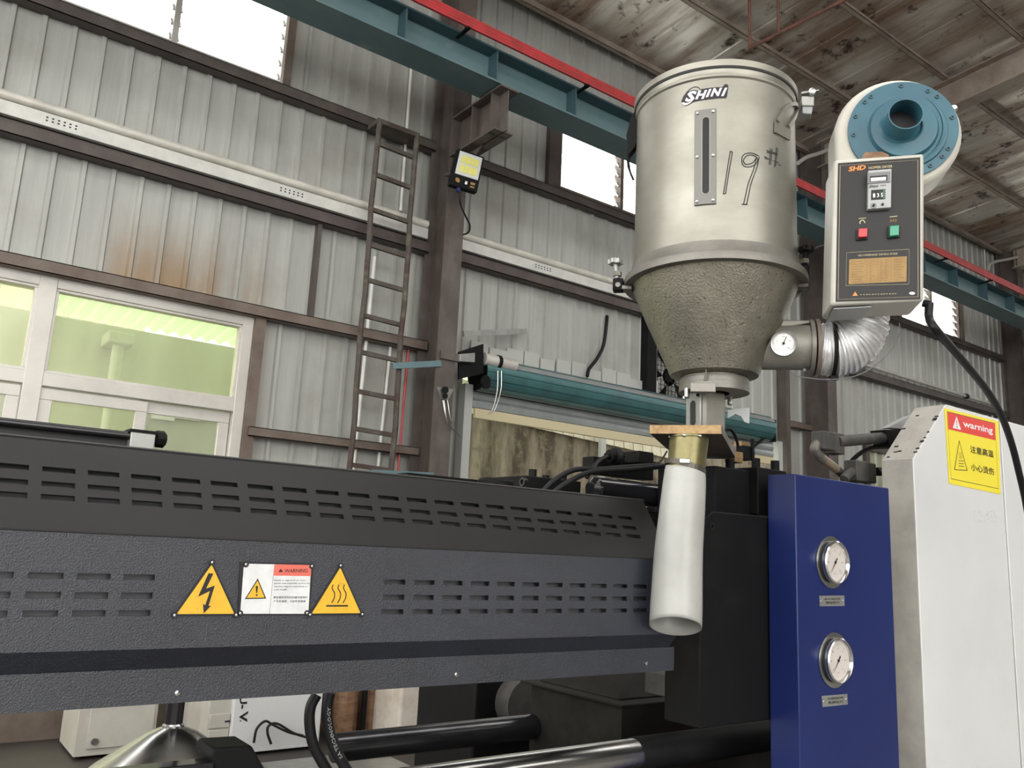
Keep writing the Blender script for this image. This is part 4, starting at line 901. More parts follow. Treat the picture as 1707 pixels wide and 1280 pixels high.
# hand-written 19# in felt pen
def pen(strokes):
    mb = MB()
    for st_ in strokes:
        pts = [cyl(1000+x/4.27, 80+y/4.27, RB+.0002) for x, y in st_]
        mb.tube(curve(pts, 4) if len(pts) > 2 else pts, .0014, 5)
    return mb
hw = pen([[(928, 735), (905, 880), (880, 1038)], [(944, 740), (918, 890), (895, 1036)], [(930, 735), (944, 742)], [(878, 1040), (897, 1034)],
          [(1130, 768), (1080, 748), (1030, 755), (1010, 790), (1022, 838), (1070, 846), (1115, 820), (1122, 790), (1095, 765), (1050, 765), (1022, 800), (1040, 828), (1085, 818), (1112, 785)],
          [(1134, 775), (1118, 850), (1078, 960), (1058, 1050), (1045, 1112)], [(1112, 790), (1096, 860), (1058, 960), (1035, 1060), (1022, 1115)], [(1010, 1112), (1050, 1115)],
          [(1215, 715), (1205, 830)], [(1226, 720), (1215, 828)], [(1256, 708), (1242, 850)], [(1266, 715), (1250, 840)], [(1188, 730), (1262, 752)], [(1190, 742), (1265, 762)], [(1170, 772), (1285, 838)], [(1175, 785), (1270, 815)]]).build('handwriting', m_ink, hop)
hw['label'] = 'handwritten number 19# in black pen'
# lifting lug, latch, hinge, clamp bolts
lug = [cyl(1000+x/4.27, 80+y/4.27, RB+.004) for x, y in ((1262, 525), (1290, 470), (1320, 425), (1360, 402), (1395, 405), (1400, 445), (1378, 500), (1340, 562))]
mb = MB(); c = curve(lug, 4)
for p, q_ in zip(c, c[1:]):
    n_ = (p-V((HC.x, HC.y, p.z))).normalized(); mb.bar(p, q_+(q_-p)*.1, .010, .010, n_)
lo = mb.build('lifting_lug', m_barrel, hop); lo['label'] = 'welded arch shaped lifting lug'
lp = [cyl(1000+x/4.27, 80+y/4.27, RB+.002) for x, y in ((1242, 520), (1240, 602), (1345, 660), (1352, 585))]
MB().add(lp+[p+(p-V((HC.x, HC.y, p.z))).normalized()*.004 for p in lp], [(0, 1, 2, 3), (4, 5, 6, 7), (0, 1, 5, 4), (1, 2, 6, 5), (2, 3, 7, 6), (3, 0, 4, 7)]).build('lug_base', m_barrel, hop)
mb = MB(); mb.prism([hp(1053, 190, -.02), hp(1062, 183, -.02), hp(1064, 232, -.02), hp(1058, 246, -.02), hp(1048, 258, -.02), hp(1044, 225, -.02)], EY*.03); 
MB().prism([hp(1053, 190, -.02), hp(1062, 183, -.02), hp(1064, 232, -.02), hp(1058, 246, -.02), hp(1048, 258, -.02), hp(1044, 225, -.02)], EY*.03).build('toggle_latch', m_dark, hop, .002)
MB().tube(curve([hp(1050, 236, -.01), hp(1047, 262, -.01), hp(1049, 282, -.01), hp(1056, 300, -.01)]), [.005]*6+[.004]*6+[.003]*7, 8).build('latch_handle', m_dark, hop)
MB().prism([hp(1336, 160, 0), hp(1357, 160, 0), hp(1357, 176, 0), hp(1336, 176, 0)], EY*.04).build('lid_hinge', m_galv, hop, .002)
MB().prism([hp(1337, 176, .005), hp(1355, 176, .005), hp(1353, 190, .005), hp(1338, 189, .005)], EY*.03).build('hinge_plate', m_greyplate, hop, .002)
MB().lathe([(.009, 0), (.009, .012), (.005, .014)], hp(1353, 155, 0), -EY, 12).build('hinge_bolt', m_bolt, hop)
MB().prism([hp(1336, 153, .002), hp(1365, 149, .002), hp(1365, 151, .002), hp(1336, 156, .002)], EY*.04).build('hinge_strap', m_galv, hop)
for sx, kx, ky in ((1, 1026, 437), (-1, 1344, 416)):
    ly = -.03; k = hp(kx, ky, ly); m1 = m_galv if sx > 0 else m_dark
    mb = MB(); prof_ = []
    for i in range(24): a = 2*math.pi*i/24; rr_ = .0185+.002*(1 if i % 4 < 2 else -1); prof_.append(k+EX*rr_*math.cos(a)+EY*rr_*math.sin(a)-UZ*.006)
    mb.prism(prof_, UZ*.012); mb.lathe([(.008, .006), (.006, .012)], k, UZ, 12); mb.build('star_knob', m1, hop)
    e = hp(kx+3*sx, ky+27, ly); MB().cyl(k, e, .007, 10).build('swing_bolt', m1, hop)
    f_ = hp(kx+3*sx, ky+20, ly); MB().lathe([(.012, -.006), (.012, .006)], f_, UZ, 6).build('nut', m_ring, hop)
    g_ = hp(kx+4*sx, ky+38, ly-.012); MB().obox(g_-EX*.014-UZ*.014, EX*.028, EY*.03, UZ*.034).build('bolt_eye', m_dark, hop, .003)
    MB().lathe([(.007, 0), (.007, .004)], g_, -EY, 10).build('eye_pin', m_ring, hop)
    h_ = hp(kx-4*sx, ky+46, ly-.012); MB().obox(V((h_.x, h_.y, z_f0-.012)), EX*.05*sx, EY*.035, UZ*.012).build('clamp_ear', m_ring, hop, .002)
MB().prism([hp(1322, 463, .0), hp(1347, 461, .0), hp(1344, 478, .0), hp(1330, 495, .0), hp(1318, 503, .0)], EY*.006).build('gusset', m_ring, hop)
# side outlet with thermometer
oc = hp(1300, 579, 0); rO = .0585
x0_ = (hp(1215, 579, 0)-HC).dot(EX); x1_ = (hp(1349, 579, 0)-HC).dot(EX); oo = V((HC.x, HC.y, oc.z))
MB().lathe([(rO, x0_), (rO, x1_)], oo, EX, 40).build('outlet', m_cast, hop)
MB().prism([oo+EX*x0_+UZ*.02+EY*-.03, oo+EX*x1_+UZ*.056+EY*-.03, oo+EX*x1_+UZ*.064+EY*-.03, oo+EX*(x0_+.06)+UZ*.068+EY*-.03, oo+EX*(x0_+.03)+UZ*.11+EY*-.03], EY*.06).build('outlet_web', m_cast, hop, .003)
for k, (xx, rr_) in enumerate(((x1_-.002, .071), (x1_+.012, .073))):
    MB().lathe([(.03, 0), (rr_, 0), (rr_, .010), (.03, .010)], oo+EX*xx, EX, 40, (False, False)).build('outlet_flange', m_ring if k == 0 else m_brown, hop)
MB().lathe([(.0045, 0), (.0045, .006)], hp(1343, 617, -.03), -EX, 8).build('flange_bolt', m_bolt, hop)
tc = hp(1306, 572, -.078); TN = (-EY*.97-UZ*.24).normalized()
g = MB().lathe([(.026, -.018), (.0315, -.012), (.0325, 0), (.031, .004), (.0262, .003)], tc, TN, 36, (True, False)).build('thermometer', m_bolt, hop); g['label'] = 'round dial thermometer on the side outlet'
MB().lathe([(.0001, .001), (.0265, .001)], tc, TN, 36, (False, False)).build('dial', m_paper, g)
tu = (UZ-TN*UZ.dot(TN)).normalized(); tx = tu.cross(TN)*-1
if tx.dot(EX) < 0: tx = -tx
mk = MB(); d0 = tc+TN*.0015
for k in range(25):
    a = R(225-11.25*k); d = tx*math.cos(a)+tu*math.sin(a); ribbon(mk, [d0+d*.025, d0+d*(.0225 if k % 4 else .021)], .0006, TN)
a = R(68); d = tx*math.cos(a)+tu*math.sin(a); ribbon(mk, [d0-d*.006+TN*.0006, d0+d*.018+TN*.0006], .0016, TN); mk.lathe([(.0032, 0), (.0032, .002)], d0, TN, 10)
for k, s_ in enumerate(('0', '50', '100', '150', '200')):
    a = R(225-67.5*k); flat(mk, fit2d(text2d(s_, 1, res=1), .003*len(s_)*.6, .0028), d0+(tx*math.cos(a)+tu*math.sin(a))*.0165, tx, tu)
mk.build('scale_marks', m_ink, g)

# ------------------------------------------------------------------ slide plate, chute and hanging hose
FL, FR = oZ(1083, 722.5, z_pb-CAMZ), oZ(1202, 723, z_pb-CAMZ); BR = oZ(1226, 765, z_pb-CAMZ)
sp_ = thing('slide_plate', 'thick steel slide plate with a brass coloured edge under the hopper throat', 'plate', tuple((FL+BR)/2))
dv = BR-FR; wv = FR-FL; th_ = z_p-z_pb
dvl = dv.length; dv = dv.normalized()*min(dvl, .75)
wn = V((-wv.y, wv.x, 0)).normalized()
MB().obox(FL+dv.normalized()*.004, wv, dv, UZ*th_).build('plate', m_platebot, sp_)
MB().obox(FL, wv, dv.normalized()*.004, UZ*(th_+.0005)).build('front_edge', m_brassedge, sp_)
MB().obox(FR, dv, wv.normalized()*.002, UZ*(th_+.0004)).build('side_edge', m_platebot, sp_)
cl0 = hp(1149, 735, -.065); ctop = V((cl0.x, cl0.y, z_pb)); cbt = hp(1143, 787, -.072)
MB().tube([ctop, ctop+(cbt-ctop)*.5, cbt], [.0485, .047, .046], 36, False).build('chute', m_zinc, sp_)
MB().lathe([(.0, 0), (.0485, 0), (.0525, .001), (.0525, .005), (.0485, .006)], ctop-UZ*.006, UZ, 36, (False, False)).build('chute_collar', m_zinc, sp_)
for a in (200, 255, 300): MB().sphere(ctop+EX*.05*math.cos(R(a))+EY*.05*math.sin(R(a))-UZ*.004, .005, 8).build('weld_bead', m_bolt, sp_)
hs = thing('drain_hose', 'milky white plastic hose hanging below the chute in front of the guard', 'hose', tuple(hp(1126, 1060, -.08)))
pts = [hp(1142, 776, -.07), hp(1141, 800, -.071), hp(1137, 850, -.073), hp(1131, 920, -.076), hp(1128, 990, -.08), hp(1126, 1044, -.084)]
pth = curve(pts, 5); n = len(pth); rad = [.0475+.0145*min(1, (i/(n-1))*1.15)**.8 for i in range(n)]
vs = []; fs_ = []; N_ = 44
zb_ = .026
for i, p in enumerate(pth):
    t = i/(n-1)
    for j in range(N_):
        a = 2*math.pi*j/N_; off = EX*math.cos(a)*rad[i]+EY*math.sin(a)*rad[i]
        dz = -zb_*math.sin(a)*max(0, (t-.75)/.25)**1.5
        if i < 5: dz += -.020*math.sin(a)*(1-i/5.)*-1+.016*(1-i/5.)*(-math.sin(a))
        vs.append(p+off+UZ*dz)
for i in range(n-1):
    for j in range(N_): j2 = (j+1) % N_; fs_.append((i*N_+j, i*N_+j2, (i+1)*N_+j2, (i+1)*N_+j))
ho = MB().add(vs, fs_).build('tube', m_hose, hs); md = ho.modifiers.new('wall', 'SOLIDIFY'); md.thickness = .0025; md.offset = -1
cp_ = hp(1142, 779, -.07); mb = MB(); ring = []
for j in range(40):
    a = 2*math.pi*j/40; ring.append(cp_+EX*math.cos(a)*.0488+EY*math.sin(a)*.0488-UZ*(.006*math.sin(a)+.012*math.cos(a)))
for i in range(40):
    mb.bar(ring[i], ring[(i+1) % 40], .004, .012, UZ)
mb.build('hose_clamp', mat('clamp_band', (.11, .10, .085), .4, .7), hs)
MB().obox(cp_-EY*.056-EX*.014+UZ*.004, EX*.026, EY*.012, UZ*.012).build('clamp_screw', m_bolt, hs, .002)

# ------------------------------------------------------------------ control box
LB = -.20
cbx = thing('control_box', 'grey white control box with a dark front panel hanging right of the hopper', 'control box', tuple(hp(1462, 505, LB+.07)))
cq = [hp(1390.5, 266, LB), hp(1541, 255, LB), hp(1540.5, 501, LB), hp(1384, 509, LB)]
MB().prism(cq, EY*.125).build('housing', mat('box_paint', (.42, .41, .36), .4, 0, (.48, .46, .41), 6), cbx, .007)
fq_ = [hp(1397, 272.5, LB), hp(1533.5, 262.5, LB), hp(1534, 498.5, LB), hp(1393, 503, LB)]
fp = MB().prism(fq_, -EY*.0015).build('front_panel', m_panel, cbx)
BN = -EY
def bx(x, y, lift=.002): return hp(x, y, LB-lift)
def outline(qd, w, m_, nm, par, lift=.002): mb = MB(); ribbon(mb, [bx(*p, lift) for p in qd], w, BN, 0, True); return mb.build(nm, m_, par)
outline([(1400.5, 276), (1530, 266.5), (1530.5, 494.5), (1397, 499)], .0009, m_goldink, 'border_line', fp)
def bt(body, xa_, ya, xb_, yb, h, m_, par, bold=0, shear=0, lift=.0022, res=2):
    a, b_ = bx(xa_, ya, lift), bx(xb_, yb, lift); d = b_-a; mb = MB()
    flat(mb, fit2d(text2d(body, 1, bold, shear, 1, res), d.length, h), (a+b_)/2, d.normalized(), UZ); return mb.build('lettering', m_, par)
bt('SHD', 1414.5, 282, 1443.5, 278.5, .0125, m_orange, fp, .035, .15); bt('HOPPER DRYER', 1448, 280, 1487.5, 277, .0065, m_goldink, fp, .01, .1)
def quad(pts, m_, nm, par, l0, l1): return MB().prism([bx(*p, l0) for p in pts], -EY*(l1-l0)).build(nm, m_, par)
tq = [(1445.7, 288.5), (1484, 285.5), (1483, 349.5), (1444.7, 352.3)]
th_o = MB().prism([bx(*p, .0015) for p in tq], -EY*.014).build('thermostat', m_greyplate, cbx, .001); th_o['label'] = 'grey thermostat with a white meter and number wheels'
def tp(u_, v_): 
    a = [tq[0][i]*(1-u_)+tq[1][i]*u_ for i in (0, 1)]; b_ = [tq[3][i]*(1-u_)+tq[2][i]*u_ for i in (0, 1)]; return (a[0]*(1-v_)+b_[0]*v_, a[1]*(1-v_)+b_[1]*v_)
def tqd(u0, u1, v0, v1): return [tp(u0, v0), tp(u1, v0), tp(u1, v1), tp(u0, v1)]
quad(tqd(.01, .99, .01, .285), mat('thermostat_top', (.16, .165, .17), .35), 'meter_hood', th_o, .0155, .018)
quad(tqd(.12, .88, .09, .24), m_ink, 'meter_recess', th_o, .018, .0183); quad(tqd(.16, .82, .135, .225), m_paper, 'meter_scale', th_o, .0183, .0187)
quad(tqd(.50, .515, .14, .22), m_ink, 'meter_needle', th_o, .0187, .0189)
def tt_(body, u0, u1, v_, h, m_, bold=0, shear=0):
    a, b_ = tp(u0, v_), tp(u1, v_); return bt(body, *a, *b_, h, m_, th_o, bold, shear, .0162)
tt_('Shini', .08, .50, .355, .0075, m_ink, .02, .3)
quad(tqd(.18, .80, .455, .715), m_ink, 'number_window', th_o, .0155, .0162)
for k, s_ in enumerate('135'):
    a, b_ = tp(.27+.17*k, .60), tp(.36+.17*k, .595); bt(s_, *a, *b_, .010, m_paper, th_o, .02, 0, .0168)
quad(tqd(.70, .79, .47, .70), mat('green_window', (.03, .10, .06), .3), 'window_end', th_o, .0162, .0166)
for u_, v_, r_, ring_ in ((.29, .865, .0032, True), (.68, .855, .0028, False)):
    p = bx(*tp(u_, v_), .0155); MB().lathe([(r_, 0), (r_, .004)], p, BN, 14).build('adjuster', m_ink, th_o)
    if ring_: MB().lathe([(.0058, .0002), (.0068, .0002)], p, BN, 20, (False, False)).build('adjuster_ring', m_ink, th_o)
for k in range(3): quad([tp(.6+.08*k, .34), tp(.645+.08*k, .34), tp(.645+.08*k, .37), tp(.6+.08*k, .37)], m_ink, 'printed_mark', th_o, .0155, .0157)
for nm, m_, lb, be, ca_ in (('red_button', m_btnred, 'square red push button', [(1427, 383), (1446.5, 381), (1446, 400), (1426.5, 401.5)], [(1430, 383.5), (1445, 382.3), (1444.5, 397), (1429.7, 398)]),
                            ('green_button', m_btngreen, 'square green push button', [(1479, 378), (1500, 376), (1499.5, 396.5), (1478.5, 398.5)], [(1482, 379), (1497.5, 377.6), (1497, 394.5), (1481.7, 396)])):
    o = MB().prism([bx(*p, .0015) for p in be], -EY*.005).build(nm, m_ink, cbx, .001); o['label'] = lb
    MB().prism([bx(*p, .006) for p in ca_], -EY*.010).build('cap', m_, o, .0015)
quad([(1431.5, 363.8), (1443.5, 363), (1443.5, 364), (1431.5, 364.8)], m_goldink, 'printed_mark', fp, .0015, .0018)
mb = MB(); cc = [bx(1437.5+4*math.cos(R(a)), 371+4*math.sin(R(a)), .002) for a in range(150, 390, 20)]; ribbon(mb, cc, .0022, BN); mb.build('alarm_symbol', m_goldink, fp)
quad([(1483, 361), (1496, 359.5), (1496, 360.8), (1483, 362.2)], m_goldink, 'printed_mark', fp, .0015, .0018)
for k in range(3): quad([(1484+4*k, 366-.3*k), (1486.5+4*k, 365.8-.3*k), (1486.5+4*k, 370-.3*k), (1484+4*k, 370.2-.3*k)], m_brownink, 'printed_mark', fp, .0015, .0018)
outline([(1411.5, 421), (1515.5, 415.5), (1515, 473.5), (1410, 476)], .0006, m_goldink, 'guide_frame', fp)
bt('RECOMMENDED DRYING GUIDE', 1431, 425.8, 1496, 422.6, .0048, m_goldink, fp, 0, 0, .0022, 1)
gt = [(1415.7, 432.5), (1511.5, 427.3), (1511, 469.2), (1414.8, 473.8)]
gtab = quad(gt, m_gold, 'guide_table', fp, .0015, .0022)
def gp_(u_, v_):
    a = [gt[0][i]*(1-u_)+gt[1][i]*u_ for i in (0, 1)]; b_ = [gt[3][i]*(1-u_)+gt[2][i]*u_ for i in (0, 1)]; return (a[0]*(1-v_)+b_[0]*v_, a[1]*(1-v_)+b_[1]*v_)
mb = MB(); rnd = random.Random(5)
for r_ in range(9):
    v_ = .10+.103*r_; ribbon(mb, [bx(*gp_(.02, v_-.045), .0025), bx(*gp_(.98, v_-.045), .0025)], .0003, BN)
    for (u0, u1) in ((.04, .27), (.35, .46), (.53, .60), (.62, .69), (.78, .96)):
        ribbon(mb, [bx(*gp_(u0, v_), .0025), bx(*gp_(u0+(u1-u0)*(.4+.6*rnd.random()), v_), .0025)], .0011, BN)
for u_ in (.31, .50, .73): ribbon(mb, [bx(*gp_(u_, .03), .0025), bx(*gp_(u_, .97), .0025)], .0004, BN)
mb.build('table_print', m_brownink, fp, kind='stuff')
mb = MB(); mb.add([bx(1425.5, 486, .002), bx(1421, 493.2, .002), bx(1430, 492.7, .002)], [(0, 1, 2)]); mb.build('caution_symbol', m_orange, fp)
mb = MB()
for k in range(13): ribbon(mb, [bx(1434+4.8*k, 491.2-.15*k, .002), bx(1434+4.8*k+2.2+1.8*rnd.random(), 491.1-.15*k, .002)], .0012, BN)
mb.build('caution_print', m_goldink, fp, kind='stuff')
mb = MB(); mb.add([bx(1520.5+5*math.cos(R(a)), 488.8+2.4*math.sin(R(a)), .002) for a in range(0, 360, 30)], [tuple(range(12))]); mb.build('oval_sticker', m_paper, fp)
bo = hp(1440, 512, LB+.02); MB().prism([hp(1390, 511, LB+.012)-UZ*.004, hp(1452, 507.5, LB+.012)-UZ*.004, hp(1452, 507.5, LB+.012)-UZ*.004+EY*.105, hp(1392, 511, LB+.012)-UZ*.004+EY*.105], -UZ*.002).build('bottom_cover', m_greyplate, cbx)
gl_ = hp(1543, 505, LB+.05); MB().cyl(gl_-EX*.006, gl_+EX*.010-UZ*.004, .009, 12).build('cable_gland', m_dark, cbx)
# ------------------------------------------------------------------ blower behind the control box
LBW = -.10
bl = thing('blower', 'cream snail blower with a round blue front plate and open inlet above the control box', 'blower', tuple(hp(1495, 260, LBW+.06)))
c = hp(1497, 222, LBW); rv = .151
pts = [c+EX*rv*math.cos(R(a))+UZ*rv*math.sin(R(a)) for a in range(-75, 181, 8)]
pts += [c-EX*rv-UZ*.10, c-EX*(rv-.13)-UZ*.14]
MB().prism(pts, EY*.12).build('volute', mat('volute_cream', (.47, .455, .39), .4, 0, (.5, .47, .42), 8), bl, .012)
d = hp(1504, 217, LBW-.002)
MB().lathe([(.130, -.001), (.130, .006), (.084, .007), (.082, .009), (.078, .018), (.045, .022), (.041, .026)], d, -EY, 64, (False, False)).build('front_plate', m_blowblue, bl)
oc_ = hp(1510, 190, LBW-.085); ic = d+EX*(oc_-d).dot(EX)+UZ*(oc_-d).dot(UZ)
MB().lathe([(.052, .018), (.043, .024), (.0405, .030), (.040, .084), (.0375, .084), (.037, -.02)], ic, -EY, 48, (False, False)).build('inlet', m_blowblue, bl)
MB().lathe([(.0001, -.0), (.0372, .0)], ic-EY*.028, -EY, 32, (False, False)).build('inlet_throat', m_ink, bl)
sp2 = [d+EX*(.100*math.cos(R(a)))*(.98)+UZ*(.100*math.sin(R(a)))-EY*.006 for a in range(-150, 60, 8)]
MB().tube(sp2, [.001+.008*math.sin(math.pi*i/(len(sp2)-1)) for i in range(len(sp2))], 8).build('raised_spiral', m_blowblue, bl)
for a in (12, 45, 58, 90, 128, 138, 160, 185, -30, -42, -60):
    p = d+EX*.118*math.cos(R(a))+UZ*.118*math.sin(R(a))-EY*.006; MB().lathe([(.0055, 0), (.0055, .0035), (.0025, .0035), (.0025, .001)], p, -EY, 10, (False, False)).build('screw', m_tealdark, bl)
for px, py in ((1393, 233), (1569, 280), (1588, 184)):
    p = hp(px, py, LBW+.04); MB().lathe([(.0095, 0), (.0095, .01), (.006, .013), (.006, .017)], p, -EY, 12).build('edge_bolt', m_bolt, bl)
MB().prism([hp(1437, 261, LBW-.02), hp(1442, 254, LBW-.02), hp(1470, 252.5, LBW-.02), hp(1482, 258, LBW-.02), hp(1482, 268, LBW-.02), hp(1437, 268, LBW-.02)], EY*.01).build('brown_tab', m_wood, bl)
mt = c+EY*.12; MB().lathe([(.07, 0), (.075, .01), (.075, .15), (.05, .165)], mt, EY, 28).build('motor', m_greyplate, bl)
# ------------------------------------------------------------------ foil duct between outlet and blower
du = thing('foil_duct', 'crumpled silver foil duct bending up behind the control box', 'duct', tuple(hp(1415, 620, 0)))
pts = [hp(1362, 582, 0), hp(1378, 583, 0), hp(1398, 580, 0), hp(1415, 571, 0), hp(1426, 556, 0), hp(1431, 536, 0), hp(1432, 505, 0), hp(1432, 440, 0), hp(1432, 360, 0), hp(1432, 285, 0)]
pth = curve(pts, 12); rnd = random.Random(11); N_ = 40
vs = []; fs_ = []; jit = [rnd.random() for _ in range(N_)]
pa_ = None
for i, p in enumerate(pth):
    t = (pth[min(i+1, len(pth)-1)]-pth[max(i-1, 0)]).normalized(); b_ = EY; a_ = b_.cross(t).normalized()
    base = .0655 if i < 14 else .0715
    rr_ = base+(.0022 if i % 3 == 0 else -.0016)+.0016*math.sin(i*.7)
    for j in range(N_):
        an = 2*math.pi*j/N_; r_ = rr_+.0014*math.sin(3*an+i*.5)+.0012*(rnd.random()-.5)
        vs.append(p+a_*math.cos(an)*r_+b_*math.sin(an)*r_)
for i in range(len(pth)-1):
    for j in range(N_): j2 = (j+1) % N_; fs_.append((i*N_+j, i*N_+j2, (i+1)*N_+j2, (i+1)*N_+j))
MB().add(vs, fs_).build('foil_tube', m_foil, du, sharp=20)
p = pth[17]; t = (pth[18]-pth[16]).normalized(); t = (t-EX*0+UZ*-.12).normalized()
MB().lathe([(.0715, -.005), (.0735, -.005), (.0735, .005), (.0715, .005)], p, t, 40, (False, False)).build('duct_clamp', m_dark, du)
MB().obox(p-UZ*.083-EY*.02-EX*.008, EX*.02, EY*.012, UZ*.012).build('clamp_screw', m_dark, du, .002)
# cables of the dryer
def yz(px, py, Y): return oY(px, py, Y)
tag(MB().tube(curve([gl_+EX*.008, hp(1549, 530, LB+.05), yz(1560, 549, .93), yz(1585, 578, .95), yz(1615, 613, .97), yz(1645, 651, 1.0), yz(1668, 690, 1.03), yz(1685, 735, 1.06), yz(1698, 785, 1.08), yz(1712, 850, 1.1), yz(1726, 950, 1.12), yz(1735, 1080, 1.13), V((yz(1738, 1200, 1.13).x, 1.13, .03))]), .0095, 12).build('power_cable', m_rubber),
    'thick black cable dropping from the control box across the white guard', 'cable')
tag(MB().tube(curve([hp(1499, 538, -.1), hp(1500, 552, -.1), hp(1494, 570, -.1), hp(1478, 592, -.1), hp(1452, 614, -.1), hp(1425, 627, -.1), hp(1395, 632, -.09), hp(1365, 632, -.08), hp(1330, 627, -.07), hp(1318, 620, -.06)]), .0014, 6).build('sensor_wire', m_backing),
    'thin wire looping from the control box down to the hopper outlet', 'wire')
tag(MB().tube(curve([hp(1350, 420, .1), hp(1365, 411, .1), hp(1384, 408, .1)]), .002, 6).build('sensor_wire', m_backing), 'short thin wire between the right star knob and the control box', 'wire')
tag(MB().tube(curve([oY(1330, 272, 5.77), oY(1345, 262, 5.77), oY(1370, 254, 5.77), oY(1398, 241, 5.77)]), .025, 8).build('conduit_pipe', m_alu), 'pale pipe crossing the gap between the hopper and the blower', 'pipe')
# ------------------------------------------------------------------ below the guard
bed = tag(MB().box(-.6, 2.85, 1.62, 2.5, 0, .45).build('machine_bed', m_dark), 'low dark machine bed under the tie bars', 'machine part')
tb = thing('tie_bar', 'bright chrome tie bar with a dark sleeve, the nearer one under the guard', 'tie bar', (1.5, 1.75, Zr(-.5)))
r_ = .043; tz = oY(1050, 1232, 1.75).z-r_*.97; xs_ = oY(1056, 1255, 1.75).x
MB().lathe([(r_, 0), (r_, xs_-.1)], (.1, 1.75, tz), (1, 0, 0), 40).build('chrome_rod', m_chrome, tb)
MB().lathe([(r_+.001, 0), (r_+.0025, .003), (r_+.0025, .9)], (xs_, 1.75, tz), (1, 0, 0), 40).build('sleeve', m_dark, tb)
tb2 = thing('tie_bar', 'dark steel tie bar, the farther one under the guard', 'tie bar', (1.5, 2.4, Zr(-.5)))
r_ = .041; tz2 = oY(700, 1209, 2.4).z-r_*.97
MB().lathe([(r_, 0), (r_, 1.925-oY(556, 1245, 2.4).x)], (oY(556, 1245, 2.4).x, 2.4, tz2), (1, 0, 0), 40).build('rod', mat('dark_bar_steel', (.10, .10, .105), .22, .8, (.05, .05, .055), 9, .4, .6, (.5, 3, 3)), tb2)  # darker, blotchier metal than the nearer bar
ch_ = thing('chrome_cone', 'polished chrome cone with a dark shaft rising to the guard', 'machine part', tuple(oY(288, 1275, 1.75)))
cc = oY(289, 1207, 1.75); ap = V((cc.x, 1.75, cc.z))
MB().lathe([(.017, .002), (.020, -.001), (.020, -.004), (.045, -.014), (.135, -.072), (.150, -.085), (.150, -.10), (.14, -.104)], ap, UZ, 64, (True, True)).build('cone', m_chrome, ch_)
MB().lathe([(.0165, 0), (.0165, .14)], ap, UZ, 10).build('shaft', m_blackgloss, ch_)
a, b_ = oY(110, 1284, 1.58), oY(352, 1266, 1.58); 
bb = thing('black_bar', 'black bar with a square block in front of the chrome cone', 'machine part', (b_.x, 1.58, b_.z-.03))
MB().box(a.x-.3, b_.x, 1.56, 1.60, b_.z-.028, b_.z).build('bar', m_blackgloss, bb, .003)
a, b_ = oY(352, 1250, 1.56), oY(440, 1280, 1.56); MB().prism([oY(350, 1263, 1.56), oY(357, 1247, 1.56), oY(420, 1243, 1.56), oY(446, 1290, 1.56), oY(362, 1290, 1.56)], (0, .09, 0)).build('block', m_dark, bb, .004)
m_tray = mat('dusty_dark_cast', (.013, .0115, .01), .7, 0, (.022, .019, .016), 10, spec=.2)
cs = thing('cast_tray', 'dark dusty cast tray with a mound on top behind the chrome tie bar', 'machine part', (2.2, 2.2, .5))
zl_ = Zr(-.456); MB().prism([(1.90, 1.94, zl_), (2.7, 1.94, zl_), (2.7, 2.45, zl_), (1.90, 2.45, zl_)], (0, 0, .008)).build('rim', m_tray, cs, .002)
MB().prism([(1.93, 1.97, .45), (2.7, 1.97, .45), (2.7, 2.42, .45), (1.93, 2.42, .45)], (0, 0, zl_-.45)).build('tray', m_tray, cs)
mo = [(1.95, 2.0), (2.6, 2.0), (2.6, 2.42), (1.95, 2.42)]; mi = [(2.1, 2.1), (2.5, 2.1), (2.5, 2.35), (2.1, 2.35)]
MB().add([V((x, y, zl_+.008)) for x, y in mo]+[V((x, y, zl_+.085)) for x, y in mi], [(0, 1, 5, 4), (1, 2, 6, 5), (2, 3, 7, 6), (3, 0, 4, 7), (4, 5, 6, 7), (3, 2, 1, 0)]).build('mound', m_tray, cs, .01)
for k, (ps, lb) in enumerate((([(528, 1158), (518, 1178), (516, 1205), (522, 1240), (540, 1275), (556, 1300)], 'left black hydraulic hose curving down under the guard'), ([(550, 1155), (545, 1178), (546, 1205), (555, 1240), (573, 1275), (590, 1300)], 'right black hydraulic hose with raised lettering under the guard'))):
    Y_ = 1.78-.02*k; pts = curve([oY(*p, Y_) for p in ps], 6); h = tag(MB().tube(pts, .0115, 16).build('hydraulic_hose', m_rubber), lb, 'hose')
    if k == 1:
        ln = [0]; 
        for p, q_ in zip(pts, pts[1:]): ln.append(ln[-1]+(q_-p).length)
        vs, fs_ = fit2d(text2d('SA TECHNOLOGY', 1, .01, res=1), .115, .008); out_ = []
        for vx, vy in vs:
            s_ = .085-vx; i = max(j for j in range(len(ln)-1) if ln[j] <= max(s_, 0)); t = (pts[i+1]-pts[i]).normalized(); p = pts[i]+t*(s_-ln[i])
            sd_ = t.cross(V((0, -1, 0))).normalized(); out_.append(p+sd_*vy+V((0, -1, 0))*math.sqrt(max(.0119**2-vy*vy, 0)))
        MB().add(out_, fs_).build('lettering', m_greyplate, h)
car = tag(MB().box(2.9, 3.9, 2.6, 3.1, 0, .98).build('dark_backdrop', m_dark), 'added dark box filling the black gap below the blue panel', 'machine part')  # dark box added to keep the gap under the platen black
